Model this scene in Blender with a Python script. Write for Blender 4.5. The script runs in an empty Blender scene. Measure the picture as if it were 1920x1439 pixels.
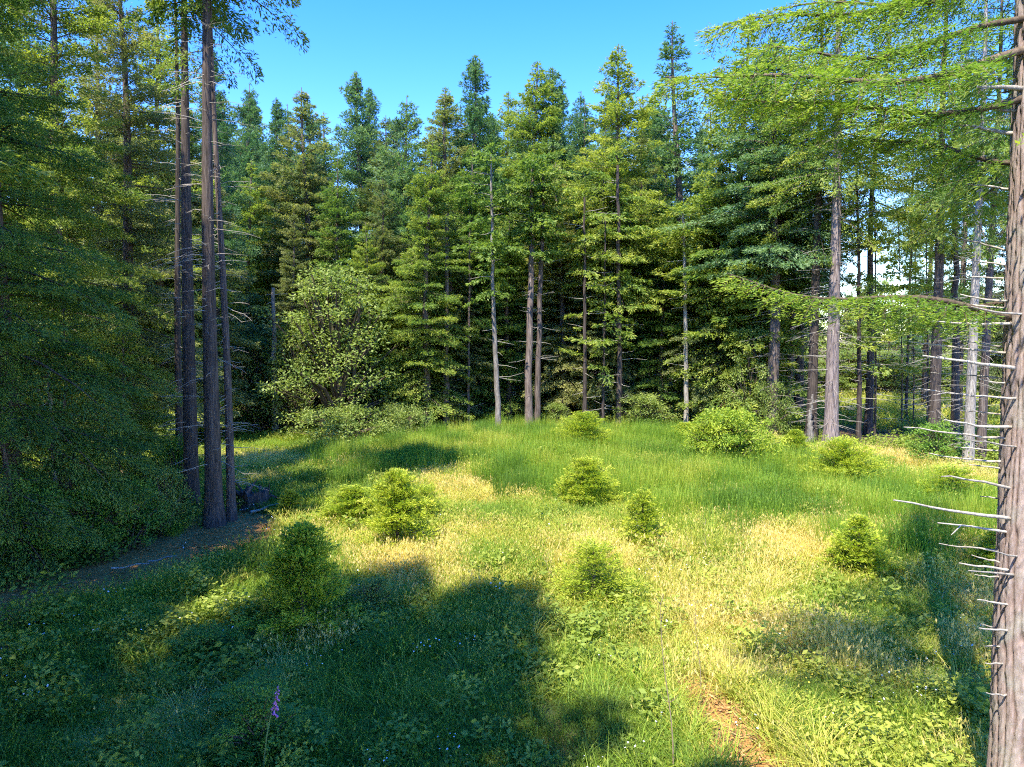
import bpy, math, random
import numpy as np
from mathutils import Vector

# ------------------------------------------------------------------ camera, sky, sun, exposure
SC = bpy.context.scene
COL = SC.collection
F_PX, W_PX, H_PX, CAM_H, PITCH = 1331.0, 1920.0, 1439.0, 6.0, math.radians(3.5)
cam_data = bpy.data.cameras.new('camera')
cam = bpy.data.objects.new('camera', cam_data)
COL.objects.link(cam)
cam.location = (0, 0, CAM_H)
cam.rotation_euler = (math.pi / 2 - PITCH, 0, 0)
cam_data.sensor_width = 36.0
cam_data.lens = F_PX / W_PX * 36.0
cam_data.clip_end = 3000
cam_data.clip_start = 0.05
SC.camera = cam

SUN_ELEV = math.radians(58)
SUN_AZ = math.atan2(-0.447, -0.894)          # the sun stands behind and to the left of the camera
SDIR = Vector((math.sin(SUN_AZ) * math.cos(SUN_ELEV), math.cos(SUN_AZ) * math.cos(SUN_ELEV), math.sin(SUN_ELEV)))
world = bpy.data.worlds.new('World')
SC.world = world
world.use_nodes = True
wn, wl = world.node_tree.nodes, world.node_tree.links
wn.clear()
sky = wn.new('ShaderNodeTexSky')
sky.sky_type = 'NISHITA'
sky.sun_disc = False
sky.sun_elevation = SUN_ELEV
sky.sun_rotation = SUN_AZ % (2 * math.pi)
sky.altitude = 300
sky.air_density = 1.0
sky.dust_density = 0.0
sky.ozone_density = 2.0
hsv = wn.new('ShaderNodeHueSaturation')
hsv.inputs['Saturation'].default_value = 1.42
hsv.inputs['Value'].default_value = 0.9
hsv.inputs['Hue'].default_value = 0.521
bg = wn.new('ShaderNodeBackground')
bg.inputs['Strength'].default_value = 0.15
wo = wn.new('ShaderNodeOutputWorld')
wl.new(sky.outputs[0], hsv.inputs['Color'])
wl.new(hsv.outputs[0], bg.inputs['Color'])
wl.new(bg.outputs[0], wo.inputs['Surface'])
sun_d = bpy.data.lights.new('sun', 'SUN')
sun_d.energy = 2.9
sun_d.angle = math.radians(0.55)
sun_d.color = (1.0, 0.93, 0.78)
sun = bpy.data.objects.new('sun', sun_d)
COL.objects.link(sun)
sun.rotation_euler = (-SDIR).to_track_quat('-Z', 'Y').to_euler()
SC.view_settings.view_transform = 'Standard'
SC.view_settings.look = 'None'
SC.view_settings.gamma = 1.0
SC.view_settings.exposure = 2.28
SC.view_settings.use_curve_mapping = False
SC.render.engine = 'CYCLES'
SC.cycles.filter_width = 1.1
SC.cycles.max_bounces = 6
SC.cycles.diffuse_bounces = 4
SC.cycles.transmission_bounces = 4
SC.cycles.glossy_bounces = 1
SC.cycles.use_adaptive_sampling = True
SC.cycles.adaptive_threshold = 0.025
SC.cycles.use_denoising = False
SC.cycles.caustics_reflective = False
SC.cycles.caustics_refractive = False

# ------------------------------------------------------------------ helpers
def vnoise(x, y, seed=0, z=None):
    x = np.asarray(x, float); y = np.asarray(y, float)
    xi = np.floor(x).astype(np.int64); yi = np.floor(y).astype(np.int64)
    fx = x - xi; fy = y - yi
    fx = fx * fx * (3 - 2 * fx); fy = fy * fy * (3 - 2 * fy)
    def h(a, b):
        n = (a * 374761393 + b * 668265263 + seed * 1442695041) & 0x7fffffff
        n = ((n ^ (n >> 13)) * 1274126177) & 0x7fffffff
        return ((n ^ (n >> 16)) & 0xffff) / 65535.0
    a = h(xi, yi); b = h(xi + 1, yi); c = h(xi, yi + 1); d = h(xi + 1, yi + 1)
    return (a * (1 - fx) + b * fx) * (1 - fy) + (c * (1 - fx) + d * fx) * fy

def fbm(x, y, seed=0, o=3):
    s = 0; a = 0.5; t = 0
    for i in range(o):
        s = s + a * vnoise(np.asarray(x) * 2 ** i, np.asarray(y) * 2 ** i, seed + i * 17); t += a; a *= 0.5
    return s / t

def terrain(x, y):
    x = np.asarray(x, float); y = np.asarray(y, float)
    z = (fbm(x / 9.0 + 50, y / 9.0 + 50, 5, 3) - 0.5) * 0.5
    z = z + (fbm(x / 1.7 + 9, y / 1.7 + 9, 8, 2) - 0.5) * 0.12
    return z

def ray(px, py):
    cx = (px - W_PX / 2) / F_PX; cy = (H_PX / 2 - py) / F_PX
    return (cx, math.cos(PITCH) + cy * math.sin(PITCH), -math.sin(PITCH) + cy * math.cos(PITCH))

def gnd(px, py):
    r = ray(px, py); t = -CAM_H / r[2]
    return (r[0] * t, r[1] * t)

def at(px, py, Y):
    r = ray(px, py); t = Y / r[1]
    return Vector((r[0] * t, Y, CAM_H + r[2] * t))

def tag(o, label=None, cat=None, group=None, kind=None):
    if label: o['label'] = label
    if cat: o['category'] = cat
    if group: o['group'] = group
    if kind: o['kind'] = kind
    return o

def empty(name, loc, rz=0.0, s=1.0):
    o = bpy.data.objects.new(name, None)
    COL.objects.link(o)
    o.location = loc; o.rotation_euler = (0, 0, rz)
    o.scale = (s, s, s) if not isinstance(s, (tuple, list)) else s
    o.empty_display_size = 0.2
    return o

def link(name, me, parent=None, loc=None, kind=None):
    o = bpy.data.objects.new(name, me)
    COL.objects.link(o)
    if parent: o.parent = parent
    if loc is not None: o.location = loc
    if kind: o['kind'] = kind
    return o

class Geo:
    """collects vertex / face arrays (quads and triangles) with one float attribute"""
    def __init__(s):
        s.v = []; s.f = []; s.t = []; s.m = []; s.sm = []; s.n = 0
    def add(s, v, f, tint=0.5, mat=0, smooth=False):
        v = np.asarray(v, np.float32).reshape(-1, 3); f = np.asarray(f, np.int64)
        s.v.append(v); s.f.append(f + s.n)
        s.t.append(np.broadcast_to(np.asarray(tint, np.float32), (len(v),)).copy())
        s.m.append(np.full(len(f), mat, np.int32)); s.sm.append(np.full(len(f), smooth, bool))
        s.n += len(v)
    def mesh(s, name, mats):
        me = bpy.data.meshes.new(name)
        V = np.concatenate(s.v); T = np.concatenate(s.t)
        loops = np.concatenate([f.ravel() for f in s.f]).astype(np.int32)
        tot = np.concatenate([np.full(len(f), f.shape[1], np.int32) for f in s.f])
        start = np.concatenate([[0], np.cumsum(tot)[:-1]]).astype(np.int32)
        me.vertices.add(len(V)); me.vertices.foreach_set('co', V.ravel())
        me.loops.add(len(loops)); me.loops.foreach_set('vertex_index', loops)
        me.polygons.add(len(tot)); me.polygons.foreach_set('loop_start', start)
        me.polygons.foreach_set('material_index', np.concatenate(s.m))
        me.polygons.foreach_set('use_smooth', np.concatenate(s.sm))
        me.update(calc_edges=True)
        a = me.attributes.new('tint', 'FLOAT', 'POINT'); a.data.foreach_set('value', T)
        for m in mats: me.materials.append(m)
        return me

def norm(a):
    return a / np.maximum(np.linalg.norm(a, axis=-1, keepdims=True), 1e-9)

def tube(g, pts, rad, sides=6, tint=0.5, mat=0, cap=True, smooth=True):
    pts = np.asarray(pts, float); rad = np.broadcast_to(np.asarray(rad, float), (len(pts),))
    n = len(pts)
    d = norm(np.gradient(pts, axis=0))
    ref = np.array([0, 0, 1.0]) if abs(d[0][2]) < 0.8 else np.array([1.0, 0, 0])
    a = norm(np.cross(d, ref)); b = np.cross(d, a)
    th = np.arange(sides) / sides * 2 * np.pi
    ring = (a[:, None, :] * np.cos(th)[None, :, None] + b[:, None, :] * np.sin(th)[None, :, None]) * rad[:, None, None]
    v = (pts[:, None, :] + ring).reshape(-1, 3)
    i = np.arange(n - 1)[:, None] * sides; j = np.arange(sides)[None, :]; k = (j + 1) % sides
    f = np.stack([i + j, i + k, i + sides + k, i + sides + j], -1).reshape(-1, 4)
    g.add(v, f, tint, mat, smooth)
    if cap:
        c = np.concatenate([v[-sides:], pts[-1:]])
        g.add(c, np.stack([np.arange(sides), (np.arange(sides) + 1) % sides, np.full(sides, sides)], -1), tint, mat)

def leaves(g, c, d, s, l, w, tint, mat=0, mid=0.5):
    """diamond leaf blades: base c, direction d, side s, length l, width w"""
    l = np.broadcast_to(np.asarray(l, float), (len(c),))[:, None]; w = np.broadcast_to(np.asarray(w, float), (len(c),))[:, None]
    v = np.stack([c, c + d * l * mid + s * w * 0.5, c + d * l, c + d * l * mid - s * w * 0.5], 1)
    n = len(c)
    f = np.arange(n * 4).reshape(n, 4)
    g.add(v, f, np.repeat(np.broadcast_to(tint, (n,)), 4), mat)

# ------------------------------------------------------------------ materials
def new_mat(name):
    m = bpy.data.materials.new(name); m.use_nodes = True
    m.node_tree.nodes.clear()
    return m, m.node_tree.nodes, m.node_tree.links

def ramp(nodes, stops):
    r = nodes.new('ShaderNodeValToRGB')
    e = r.color_ramp.elements
    while len(e) < len(stops): e.new(0.5)
    for q, (p, c) in zip(e, stops):
        q.position = p; q.color = (*c, 1)
    return r

def leaf_mat(name, stops, transl=0.35, spread=0.25, inst=False, rough=0.55, tcol=(1.15, 1.2, 0.6)):
    m, n, l = new_mat(name)
    at_ = n.new('ShaderNodeAttribute'); at_.attribute_name = 'tint'
    val = at_.outputs['Fac']
    if inst:
        ai = n.new('ShaderNodeAttribute'); ai.attribute_name = 'itint'; ai.attribute_type = 'INSTANCER'
        a = n.new('ShaderNodeMath'); a.operation = 'MULTIPLY_ADD'
        l.new(at_.outputs['Fac'], a.inputs[0]); a.inputs[1].default_value = spread
        l.new(ai.outputs['Fac'], a.inputs[2]); val = a.outputs[0]
    else:
        oi = n.new('ShaderNodeObjectInfo')
        mr = n.new('ShaderNodeMapRange'); mr.inputs[3].default_value = -spread; mr.inputs[4].default_value = spread
        l.new(oi.outputs['Random'], mr.inputs[0])
        a = n.new('ShaderNodeMath'); a.operation = 'ADD'
        l.new(val, a.inputs[0]); l.new(mr.outputs[0], a.inputs[1]); val = a.outputs[0]
    r = ramp(n, stops); l.new(val, r.inputs[0])
    p = n.new('ShaderNodeBsdfPrincipled'); p.inputs['Roughness'].default_value = rough
    p.inputs['Specular IOR Level'].default_value = 0.3
    l.new(r.outputs[0], p.inputs['Base Color'])
    mul = n.new('ShaderNodeMix'); mul.data_type = 'RGBA'; mul.blend_type = 'MULTIPLY'; mul.inputs[0].default_value = 1
    l.new(r.outputs[0], mul.inputs[6]); mul.inputs[7].default_value = (*tcol, 1)
    t = n.new('ShaderNodeBsdfTranslucent'); l.new(mul.outputs[2], t.inputs['Color'])
    mx = n.new('ShaderNodeMixShader'); mx.inputs[0].default_value = transl
    l.new(p.outputs[0], mx.inputs[1]); l.new(t.outputs[0], mx.inputs[2])
    o = n.new('ShaderNodeOutputMaterial'); l.new(mx.outputs[0], o.inputs[0])
    return m

def bark_mat(name, c1, c2, c3, scale=6.0, stretch=0.12, bump=0.6, lichen=None):
    m, n, l = new_mat(name)
    tc = n.new('ShaderNodeTexCoord'); mp = n.new('ShaderNodeMapping')
    mp.inputs['Scale'].default_value = (scale, scale, scale * stretch)
    l.new(tc.outputs['Object'], mp.inputs[0])
    nz = n.new('ShaderNodeTexNoise'); nz.inputs['Scale'].default_value = 1.6; nz.inputs['Detail'].default_value = 7
    nz.inputs['Roughness'].default_value = 0.65
    l.new(mp.outputs[0], nz.inputs['Vector'])
    r = ramp(n, [(0.32, c1), (0.52, c2), (0.72, c3)]); l.new(nz.outputs['Fac'], r.inputs[0])
    oi = n.new('ShaderNodeObjectInfo'); mr = n.new('ShaderNodeMapRange')
    mr.inputs[3].default_value = 0.75; mr.inputs[4].default_value = 1.25
    l.new(oi.outputs['Random'], mr.inputs[0])
    hs = n.new('ShaderNodeHueSaturation'); l.new(mr.outputs[0], hs.inputs['Value'])
    col = r.outputs[0]
    if lichen:
        n2 = n.new('ShaderNodeTexNoise'); n2.inputs['Scale'].default_value = 2.2; n2.inputs['Detail'].default_value = 6
        l.new(tc.outputs['Object'], n2.inputs['Vector'])
        r2 = ramp(n, [(0.5, (0, 0, 0)), (0.68, (0.75, 0.75, 0.75))]); l.new(n2.outputs['Fac'], r2.inputs[0])
        mx = n.new('ShaderNodeMix'); mx.data_type = 'RGBA'; l.new(r2.outputs[0], mx.inputs[0])
        l.new(col, mx.inputs[6]); mx.inputs[7].default_value = (*lichen, 1); col = mx.outputs[2]
    l.new(col, hs.inputs['Color'])
    p = n.new('ShaderNodeBsdfPrincipled'); p.inputs['Roughness'].default_value = 0.9
    p.inputs['Specular IOR Level'].default_value = 0.15
    l.new(hs.outputs[0], p.inputs['Base Color'])
    b = n.new('ShaderNodeBump'); b.inputs['Strength'].default_value = bump; b.inputs['Distance'].default_value = 0.05
    l.new(nz.outputs['Fac'], b.inputs['Height']); l.new(b.outputs[0], p.inputs['Normal'])
    o = n.new('ShaderNodeOutputMaterial'); l.new(p.outputs[0], o.inputs[0])
    return m

def plain_mat(name, c, rough=0.7, var=0.15, scale=8.0):
    m, n, l = new_mat(name)
    nz = n.new('ShaderNodeTexNoise'); nz.inputs['Scale'].default_value = scale; nz.inputs['Detail'].default_value = 5
    tc = n.new('ShaderNodeTexCoord'); l.new(tc.outputs['Object'], nz.inputs['Vector'])
    r = ramp(n, [(0.3, tuple(q * (1 - var) for q in c)), (0.7, tuple(q * (1 + var) for q in c))])
    l.new(nz.outputs['Fac'], r.inputs[0])
    p = n.new('ShaderNodeBsdfPrincipled'); p.inputs['Roughness'].default_value = rough
    l.new(r.outputs[0], p.inputs['Base Color'])
    o = n.new('ShaderNodeOutputMaterial'); l.new(p.outputs[0], o.inputs[0])
    return m

M_CON = leaf_mat('conifer_foliage', [(0.0, (0.045, 0.12, 0.032)), (0.3, (0.105, 0.20, 0.042)), (0.6, (0.205, 0.285, 0.055)), (1.0, (0.42, 0.44, 0.08))], 0.48, 0.2)
M_OLIVE = leaf_mat('olive_foliage', [(0.0, (0.05, 0.095, 0.04)), (0.3, (0.12, 0.165, 0.06)), (0.6, (0.23, 0.255, 0.09)), (1.0, (0.42, 0.40, 0.15))], 0.45, 0.2)
M_BOUGH = leaf_mat('bough_foliage', [(0.0, (0.05, 0.15, 0.03)), (0.45, (0.15, 0.27, 0.04)), (0.75, (0.33, 0.42, 0.05)), (1.0, (0.5, 0.53, 0.08))], 0.48, 0.03)
M_LIMBPALE = bark_mat('weathered_limb', (0.2, 0.175, 0.15), (0.36, 0.325, 0.285), (0.5, 0.46, 0.41), 14, 0.3, 0.3)
M_BLUE = leaf_mat('fir_foliage', [(0.0, (0.041, 0.115, 0.054)), (0.45, (0.101, 0.203, 0.088)), (1.0, (0.243, 0.338, 0.135))], 0.4, 0.14)
M_SAP = leaf_mat('sapling_foliage', [(0.0, (0.065, 0.16, 0.022)), (0.35, (0.17, 0.28, 0.032)), (0.65, (0.37, 0.45, 0.045)), (1.0, (0.54, 0.55, 0.07))], 0.45, 0.08)
M_SHRUB = leaf_mat('shrub_foliage', [(0.0, (0.09, 0.16, 0.035)), (0.5, (0.26, 0.33, 0.08)), (1.0, (0.46, 0.50, 0.16))], 0.46, 0.12)
M_FERN = leaf_mat('fern_foliage', [(0.0, (0.09, 0.19, 0.035)), (0.5, (0.18, 0.32, 0.05)), (1.0, (0.32, 0.44, 0.08))], 0.45, 0.12)
M_DEADLEAF = leaf_mat('dead_foliage', [(0.0, (0.14, 0.05, 0.02)), (0.5, (0.3, 0.11, 0.03)), (1.0, (0.42, 0.2, 0.06))], 0.3, 0.1)
GRASS_STOPS = [(0.0, (0.14, 0.20, 0.03)), (0.25, (0.195, 0.325, 0.028)), (0.5, (0.38, 0.425, 0.055)), (0.72, (0.59, 0.525, 0.12)), (1.0, (0.76, 0.61, 0.25))]
M_GRASS = leaf_mat('grass_blades', GRASS_STOPS, 0.42, 0.36, inst=True)
M_REED = leaf_mat('reed_blades', [(0.0, (0.10, 0.195, 0.028)), (0.3, (0.19, 0.335, 0.03)), (0.6, (0.36, 0.43, 0.05)), (1.0, (0.62, 0.54, 0.14))], 0.45, 0.36, inst=True)
M_UNDER = leaf_mat('undergrowth_leaves', [(0.0, (0.125, 0.195, 0.03)), (0.5, (0.235, 0.31, 0.045)), (1.0, (0.46, 0.48, 0.08))], 0.42, 0.4, inst=True)
M_BARK = bark_mat('conifer_bark', (0.04, 0.03, 0.026), (0.12, 0.092, 0.078), (0.22, 0.18, 0.155), 9, 0.1)
M_BARKPALE = bark_mat('pale_bark', (0.1, 0.085, 0.072), (0.23, 0.205, 0.18), (0.38, 0.35, 0.31), 7, 0.25)
M_BARKPINK = bark_mat('pinkish_bark', (0.1, 0.075, 0.07), (0.24, 0.19, 0.175), (0.36, 0.3, 0.28), 9, 0.12)
M_BARKMID = bark_mat('brown_bark', (0.03, 0.024, 0.02), (0.09, 0.07, 0.06), (0.17, 0.135, 0.115), 9, 0.1)
M_BARKDARK = bark_mat('dark_bark', (0.025, 0.02, 0.018), (0.07, 0.055, 0.048), (0.13, 0.105, 0.09), 9, 0.1)
M_DEADWOOD = bark_mat('dead_twig_wood', (0.17, 0.15, 0.13), (0.32, 0.29, 0.25), (0.47, 0.43, 0.38), 14, 0.3, 0.3)
M_LIMB = bark_mat('limb_bark', (0.06, 0.042, 0.03), (0.12, 0.09, 0.065), (0.2, 0.16, 0.12), 14, 0.3, 0.3)

# ------------------------------------------------------------------ ground
PATH = [gnd(-420, 1215), gnd(-150, 1165), gnd(60, 1118), gnd(180, 1092), gnd(300, 1062), gnd(400, 1025), gnd(440, 985)]
TRAIL = [gnd(1300, 1290), gnd(1345, 1345), gnd(1380, 1400), gnd(1420, 1470), gnd(1500, 1650)]
def pl_dist(x, y, pl):
    best = np.full(np.shape(x), 1e9)
    for (ax, ay), (bx, by) in zip(pl[:-1], pl[1:]):
        dx, dy = bx - ax, by - ay
        t = np.clip(((x - ax) * dx + (y - ay) * dy) / (dx * dx + dy * dy), 0, 1)
        best = np.minimum(best, np.hypot(x - ax - t * dx, y - ay - t * dy))
    return best
def in_poly(x, y, poly):
    ins = np.zeros(np.shape(x), bool)
    j = len(poly) - 1
    for i in range(len(poly)):
        xi, yi = poly[i]; xj, yj = poly[j]
        c = ((yi > y) != (yj > y)) & (x < (xj - xi) * (y - yi) / (yj - yi + 1e-12) + xi)
        ins ^= c; j = i
    return ins
def smooth(a, b, x):
    t = np.clip((x - a) / (b - a), 0, 1); return t * t * (3 - 2 * t)

# the clearing's outline on the ground
CLEAR = [(-9.6, -8), (-9.5, 12.0), (-9.4, 19.5), (-10.2, 24), (-14.0, 31), (-17.5, 38), (-15.0, 43), (-7, 45), (-4.0, 47.5), (3, 48.5), (11, 46.5), (15.5, 42.5), (19.5, 38), (21, 34), (22, 28), (18, 20), (16, 12), (16, -8)]
def clear_mask(x, y):
    wob = (fbm(x / 3.0, y / 3.0, 31) - 0.5) * 2.5
    wob2 = (fbm(x / 3.0 + 40, y / 3.0, 37) - 0.5) * 2.5
    return in_poly(x + wob, y + wob2, CLEAR)
REED = [gnd(600, 868), gnd(700, 835), gnd(850, 806), gnd(1250, 808), gnd(1450, 850), gnd(1640, 905), gnd(1990, 960), gnd(1990, 1060), gnd(1700, 1045), gnd(1450, 1000), gnd(1280, 985), gnd(1130, 945), gnd(900, 915), gnd(740, 895)]
GAPMEAD = [(20, 47), (34, 44), (60, 50), (100, 125), (30, 125), (21, 60)]
def reed_mask(x, y):
    wob = (fbm(x / 1.6, y / 1.6, 71) - 0.5) * 3.5
    return in_poly(x + wob, y + wob * 1.3, REED)
def soil_mask(x, y):
    s = 1 - smooth(1.1, 2.1, pl_dist(x, y, PATH) + (fbm(x * 0.9, y * 0.9, 3) - 0.5) * 1.4)
    s = np.maximum(s, 1 - smooth(0.28, 0.62, pl_dist(x, y, TRAIL) + (fbm(x * 2, y * 2, 4) - 0.5) * 0.5))
    bx, by = gnd(1690, 884)
    s = np.maximum(s, 1 - smooth(0.6, 1.6, np.hypot((x - bx) * 0.6, y - by) + (fbm(x, y, 6) - 0.5) * 1.6))
    return np.clip(s, 0, 1)

def axis(lo, hi, fine_lo, fine_hi, step):
    a = [lo, lo * 0.5 + fine_lo * 0.5, *np.arange(fine_lo, fine_hi + 1e-6, step), hi * 0.15 + fine_hi * 0.85, hi * 0.5 + fine_hi * 0.5, hi]
    return np.array(a, float)
gx = axis(-1500, 1500, -34, 34, 0.4); gy = axis(-1500, 2000, -10, 80, 0.4)
X, Y = np.meshgrid(gx, gy)
Z = terrain(X, Y)
so = soil_mask(X, Y); Z = Z - so * 0.05
cl = (clear_mask(X, Y) | in_poly(X, Y, GAPMEAD)).astype(float)
nx, ny = len(gx), len(gy)
g = Geo()
i, j = np.meshgrid(np.arange(nx - 1), np.arange(ny - 1)); b0 = (j * nx + i).ravel()
g.add(np.stack([X, Y, Z], -1).reshape(-1, 3), np.stack([b0, b0 + 1, b0 + nx + 1, b0 + nx], -1), so.ravel(), 0, True)
m, n, l = new_mat('meadow_ground')
ta = n.new('ShaderNodeAttribute'); ta.attribute_name = 'tint'
ca = n.new('ShaderNodeAttribute'); ca.attribute_name = 'meadow'
tc = n.new('ShaderNodeTexCoord')
n1 = n.new('ShaderNodeTexNoise'); n1.inputs['Scale'].default_value = 1.3; n1.inputs['Detail'].default_value = 8; l.new(tc.outputs['Object'], n1.inputs['Vector'])
n2 = n.new('ShaderNodeTexNoise'); n2.inputs['Scale'].default_value = 14; n2.inputs['Detail'].default_value = 8; n2.inputs['Roughness'].default_value = 0.7; l.new(tc.outputs['Object'], n2.inputs['Vector'])
mead = ramp(n, [(0.3, (0.06, 0.075, 0.025)), (0.5, (0.12, 0.12, 0.045)), (0.7, (0.22, 0.18, 0.08))]); l.new(n1.outputs['Fac'], mead.inputs[0])
duff = ramp(n, [(0.3, (0.06, 0.038, 0.022)), (0.55, (0.14, 0.09, 0.052)), (0.75, (0.24, 0.165, 0.1))]); l.new(n2.outputs['Fac'], duff.inputs[0])
soil = ramp(n, [(0.3, (0.22, 0.10, 0.03)), (0.52, (0.38, 0.2, 0.065)), (0.75, (0.58, 0.36, 0.14))]); l.new(n2.outputs['Fac'], soil.inputs[0])
x1 = n.new('ShaderNodeMix'); x1.data_type = 'RGBA'; l.new(ca.outputs['Fac'], x1.inputs[0]); l.new(duff.outputs[0], x1.inputs[6]); l.new(mead.outputs[0], x1.inputs[7])
x2 = n.new('ShaderNodeMix'); x2.data_type = 'RGBA'; l.new(ta.outputs['Fac'], x2.inputs[0]); l.new(x1.outputs[2], x2.inputs[6]); l.new(soil.outputs[0], x2.inputs[7])
p = n.new('ShaderNodeBsdfPrincipled'); p.inputs['Roughness'].default_value = 0.95; p.inputs['Specular IOR Level'].default_value = 0.1
l.new(x2.outputs[2], p.inputs['Base Color'])
bp = n.new('ShaderNodeBump'); bp.inputs['Strength'].default_value = 0.8; bp.inputs['Distance'].default_value = 0.06
l.new(n2.outputs['Fac'], bp.inputs['Height']); l.new(bp.outputs[0], p.inputs['Normal'])
o = n.new('ShaderNodeOutputMaterial'); l.new(p.outputs[0], o.inputs[0])
M_GROUND = m
me = g.mesh('ground', [M_GROUND])
a = me.attributes.new('meadow', 'FLOAT', 'POINT'); a.data.foreach_set('value', cl.ravel().astype(np.float32))
ground = link('ground', me, kind='structure')
ground['label'] = 'meadow and forest ground with a bare dirt track at left'

def T(x, y): return float(terrain(x, y))
def gpt(px, py, dz=0.0):
    x, y = gnd(px, py); return Vector((x, y, T(x, y) + dz))

# ------------------------------------------------------------------ conifer generator
def trunk_path(rng, H, n, wob):
    z = np.linspace(0, 1, n)
    ph = rng.uniform(0, 6.28, 4)
    x = wob * (np.sin(z * 3.1 + ph[0]) - np.sin(ph[0]) + 0.3 * (np.sin(z * 9 + ph[1]) - np.sin(ph[1])))
    y = wob * (np.sin(z * 2.7 + ph[2]) - np.sin(ph[2]) + 0.3 * (np.sin(z * 8 + ph[3]) - np.sin(ph[3])))
    return np.stack([x, y, z * H], -1)

def make_trunk(rng, H, r0, wob=0.25, sides=14, n=30, name='trunk', mats=None):
    P = trunk_path(rng, H, n, wob)
    z = P[:, 2] / H
    R = r0 * (0.06 + 0.94 * (1 - z) ** 0.85) * (1 + 0.55 * np.exp(-z * H / 0.55))
    g = Geo()
    P[0, 2] = -0.4
    tube(g, P, R, sides, 0.5, 0)
    v = g.v[0]
    ang = np.arctan2(v[:, 1], v[:, 0])
    return g.mesh(name, mats or [M_BARK]), P, R

def spray_elements(rng, base, az, pitch, L, n, leaf_l, leaf_w, droop, width=0.42, tw_sp=0.26, tipb=0.3, btint=None, puff=0.0, lift_=0.0):
    """leaf elements on flat drooping sprays: arrays base(B,3), az, pitch, L, n -> geometry arrays"""
    B = len(L)
    idx = np.repeat(np.arange(B), n); N = len(idx)
    Lb = L[idx]
    K = np.maximum(3, np.round(Lb / tw_sp))
    k = np.floor(rng.random(N) ** 0.85 * K)
    u = np.clip((k + 0.5) / K, 0.1, 1)
    side = np.where(rng.random(N) < 0.5, -1.0, 1.0)
    tl = width * Lb * (np.clip(1.06 - u, 0.03, 1) ** 0.65) * np.minimum(1, u / 0.22) * (0.75 + 0.5 * vnoise(idx * 3.7 + side * 5, k * 1.9, 3))
    v = rng.random(N) ** 0.7
    al = np.radians(52) + rng.normal(0, 0.12, N)
    # local coordinates: x along branch, y sideways, z up
    x = u * Lb + np.cos(al) * tl * v
    y = side * np.sin(al) * tl * v
    q = x / np.maximum(Lb, 0.1)
    z = -droop[idx] * Lb * q ** 2 - 0.35 * (tl * v) ** 2 / np.maximum(Lb, .3) * 1.4 + rng.normal(0, 0.035, N) * (0.6 + leaf_l * 3)
    z = z + 0.05 * Lb * (vnoise(idx * 1.3, k * 0.7 + side, 9) - 0.5)
    z = z + rng.normal(0, 1, N) * puff * (0.4 + 0.6 * tl / np.maximum(0.42 * Lb, .1)) * np.minimum(1, Lb / 2.0)
    # element direction
    da = side * (al + rng.normal(0, 0.55, N)) * (0.35 + 0.65 * (1 - 0.5 * v))
    dz = -0.4 + lift_ + rng.normal(0, 0.42 + puff, N)
    d = norm(np.stack([np.cos(da), np.sin(da), dz], -1))
    up = norm(np.stack([rng.normal(0, 0.75, N), rng.normal(0, 0.75, N), np.ones(N)], -1))
    s = norm(np.cross(up, d))
    # rotate: pitch about y, then azimuth about z
    cp, sp = np.cos(pitch)[idx], np.sin(pitch)[idx]; ca_, sa_ = np.cos(az)[idx], np.sin(az)[idx]
    def rot(w):
        X_ = w[:, 0] * cp - w[:, 2] * sp; Z_ = w[:, 0] * sp + w[:, 2] * cp; Y_ = w[:, 1]
        return np.stack([X_ * ca_ - Y_ * sa_, X_ * sa_ + Y_ * ca_, Z_], -1)
    c = rot(np.stack([x, y, z], -1)) + base[idx]
    bt = btint[idx] if btint is not None else 0.0
    tint = 0.38 + bt + tipb * (0.5 * v + 0.5 * q) ** 2 + rng.normal(0, 0.09, N)
    sc = rng.uniform(0.7, 1.3, N)
    return c, rot(d), rot(s), leaf_l * sc, leaf_w * sc, tint

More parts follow.
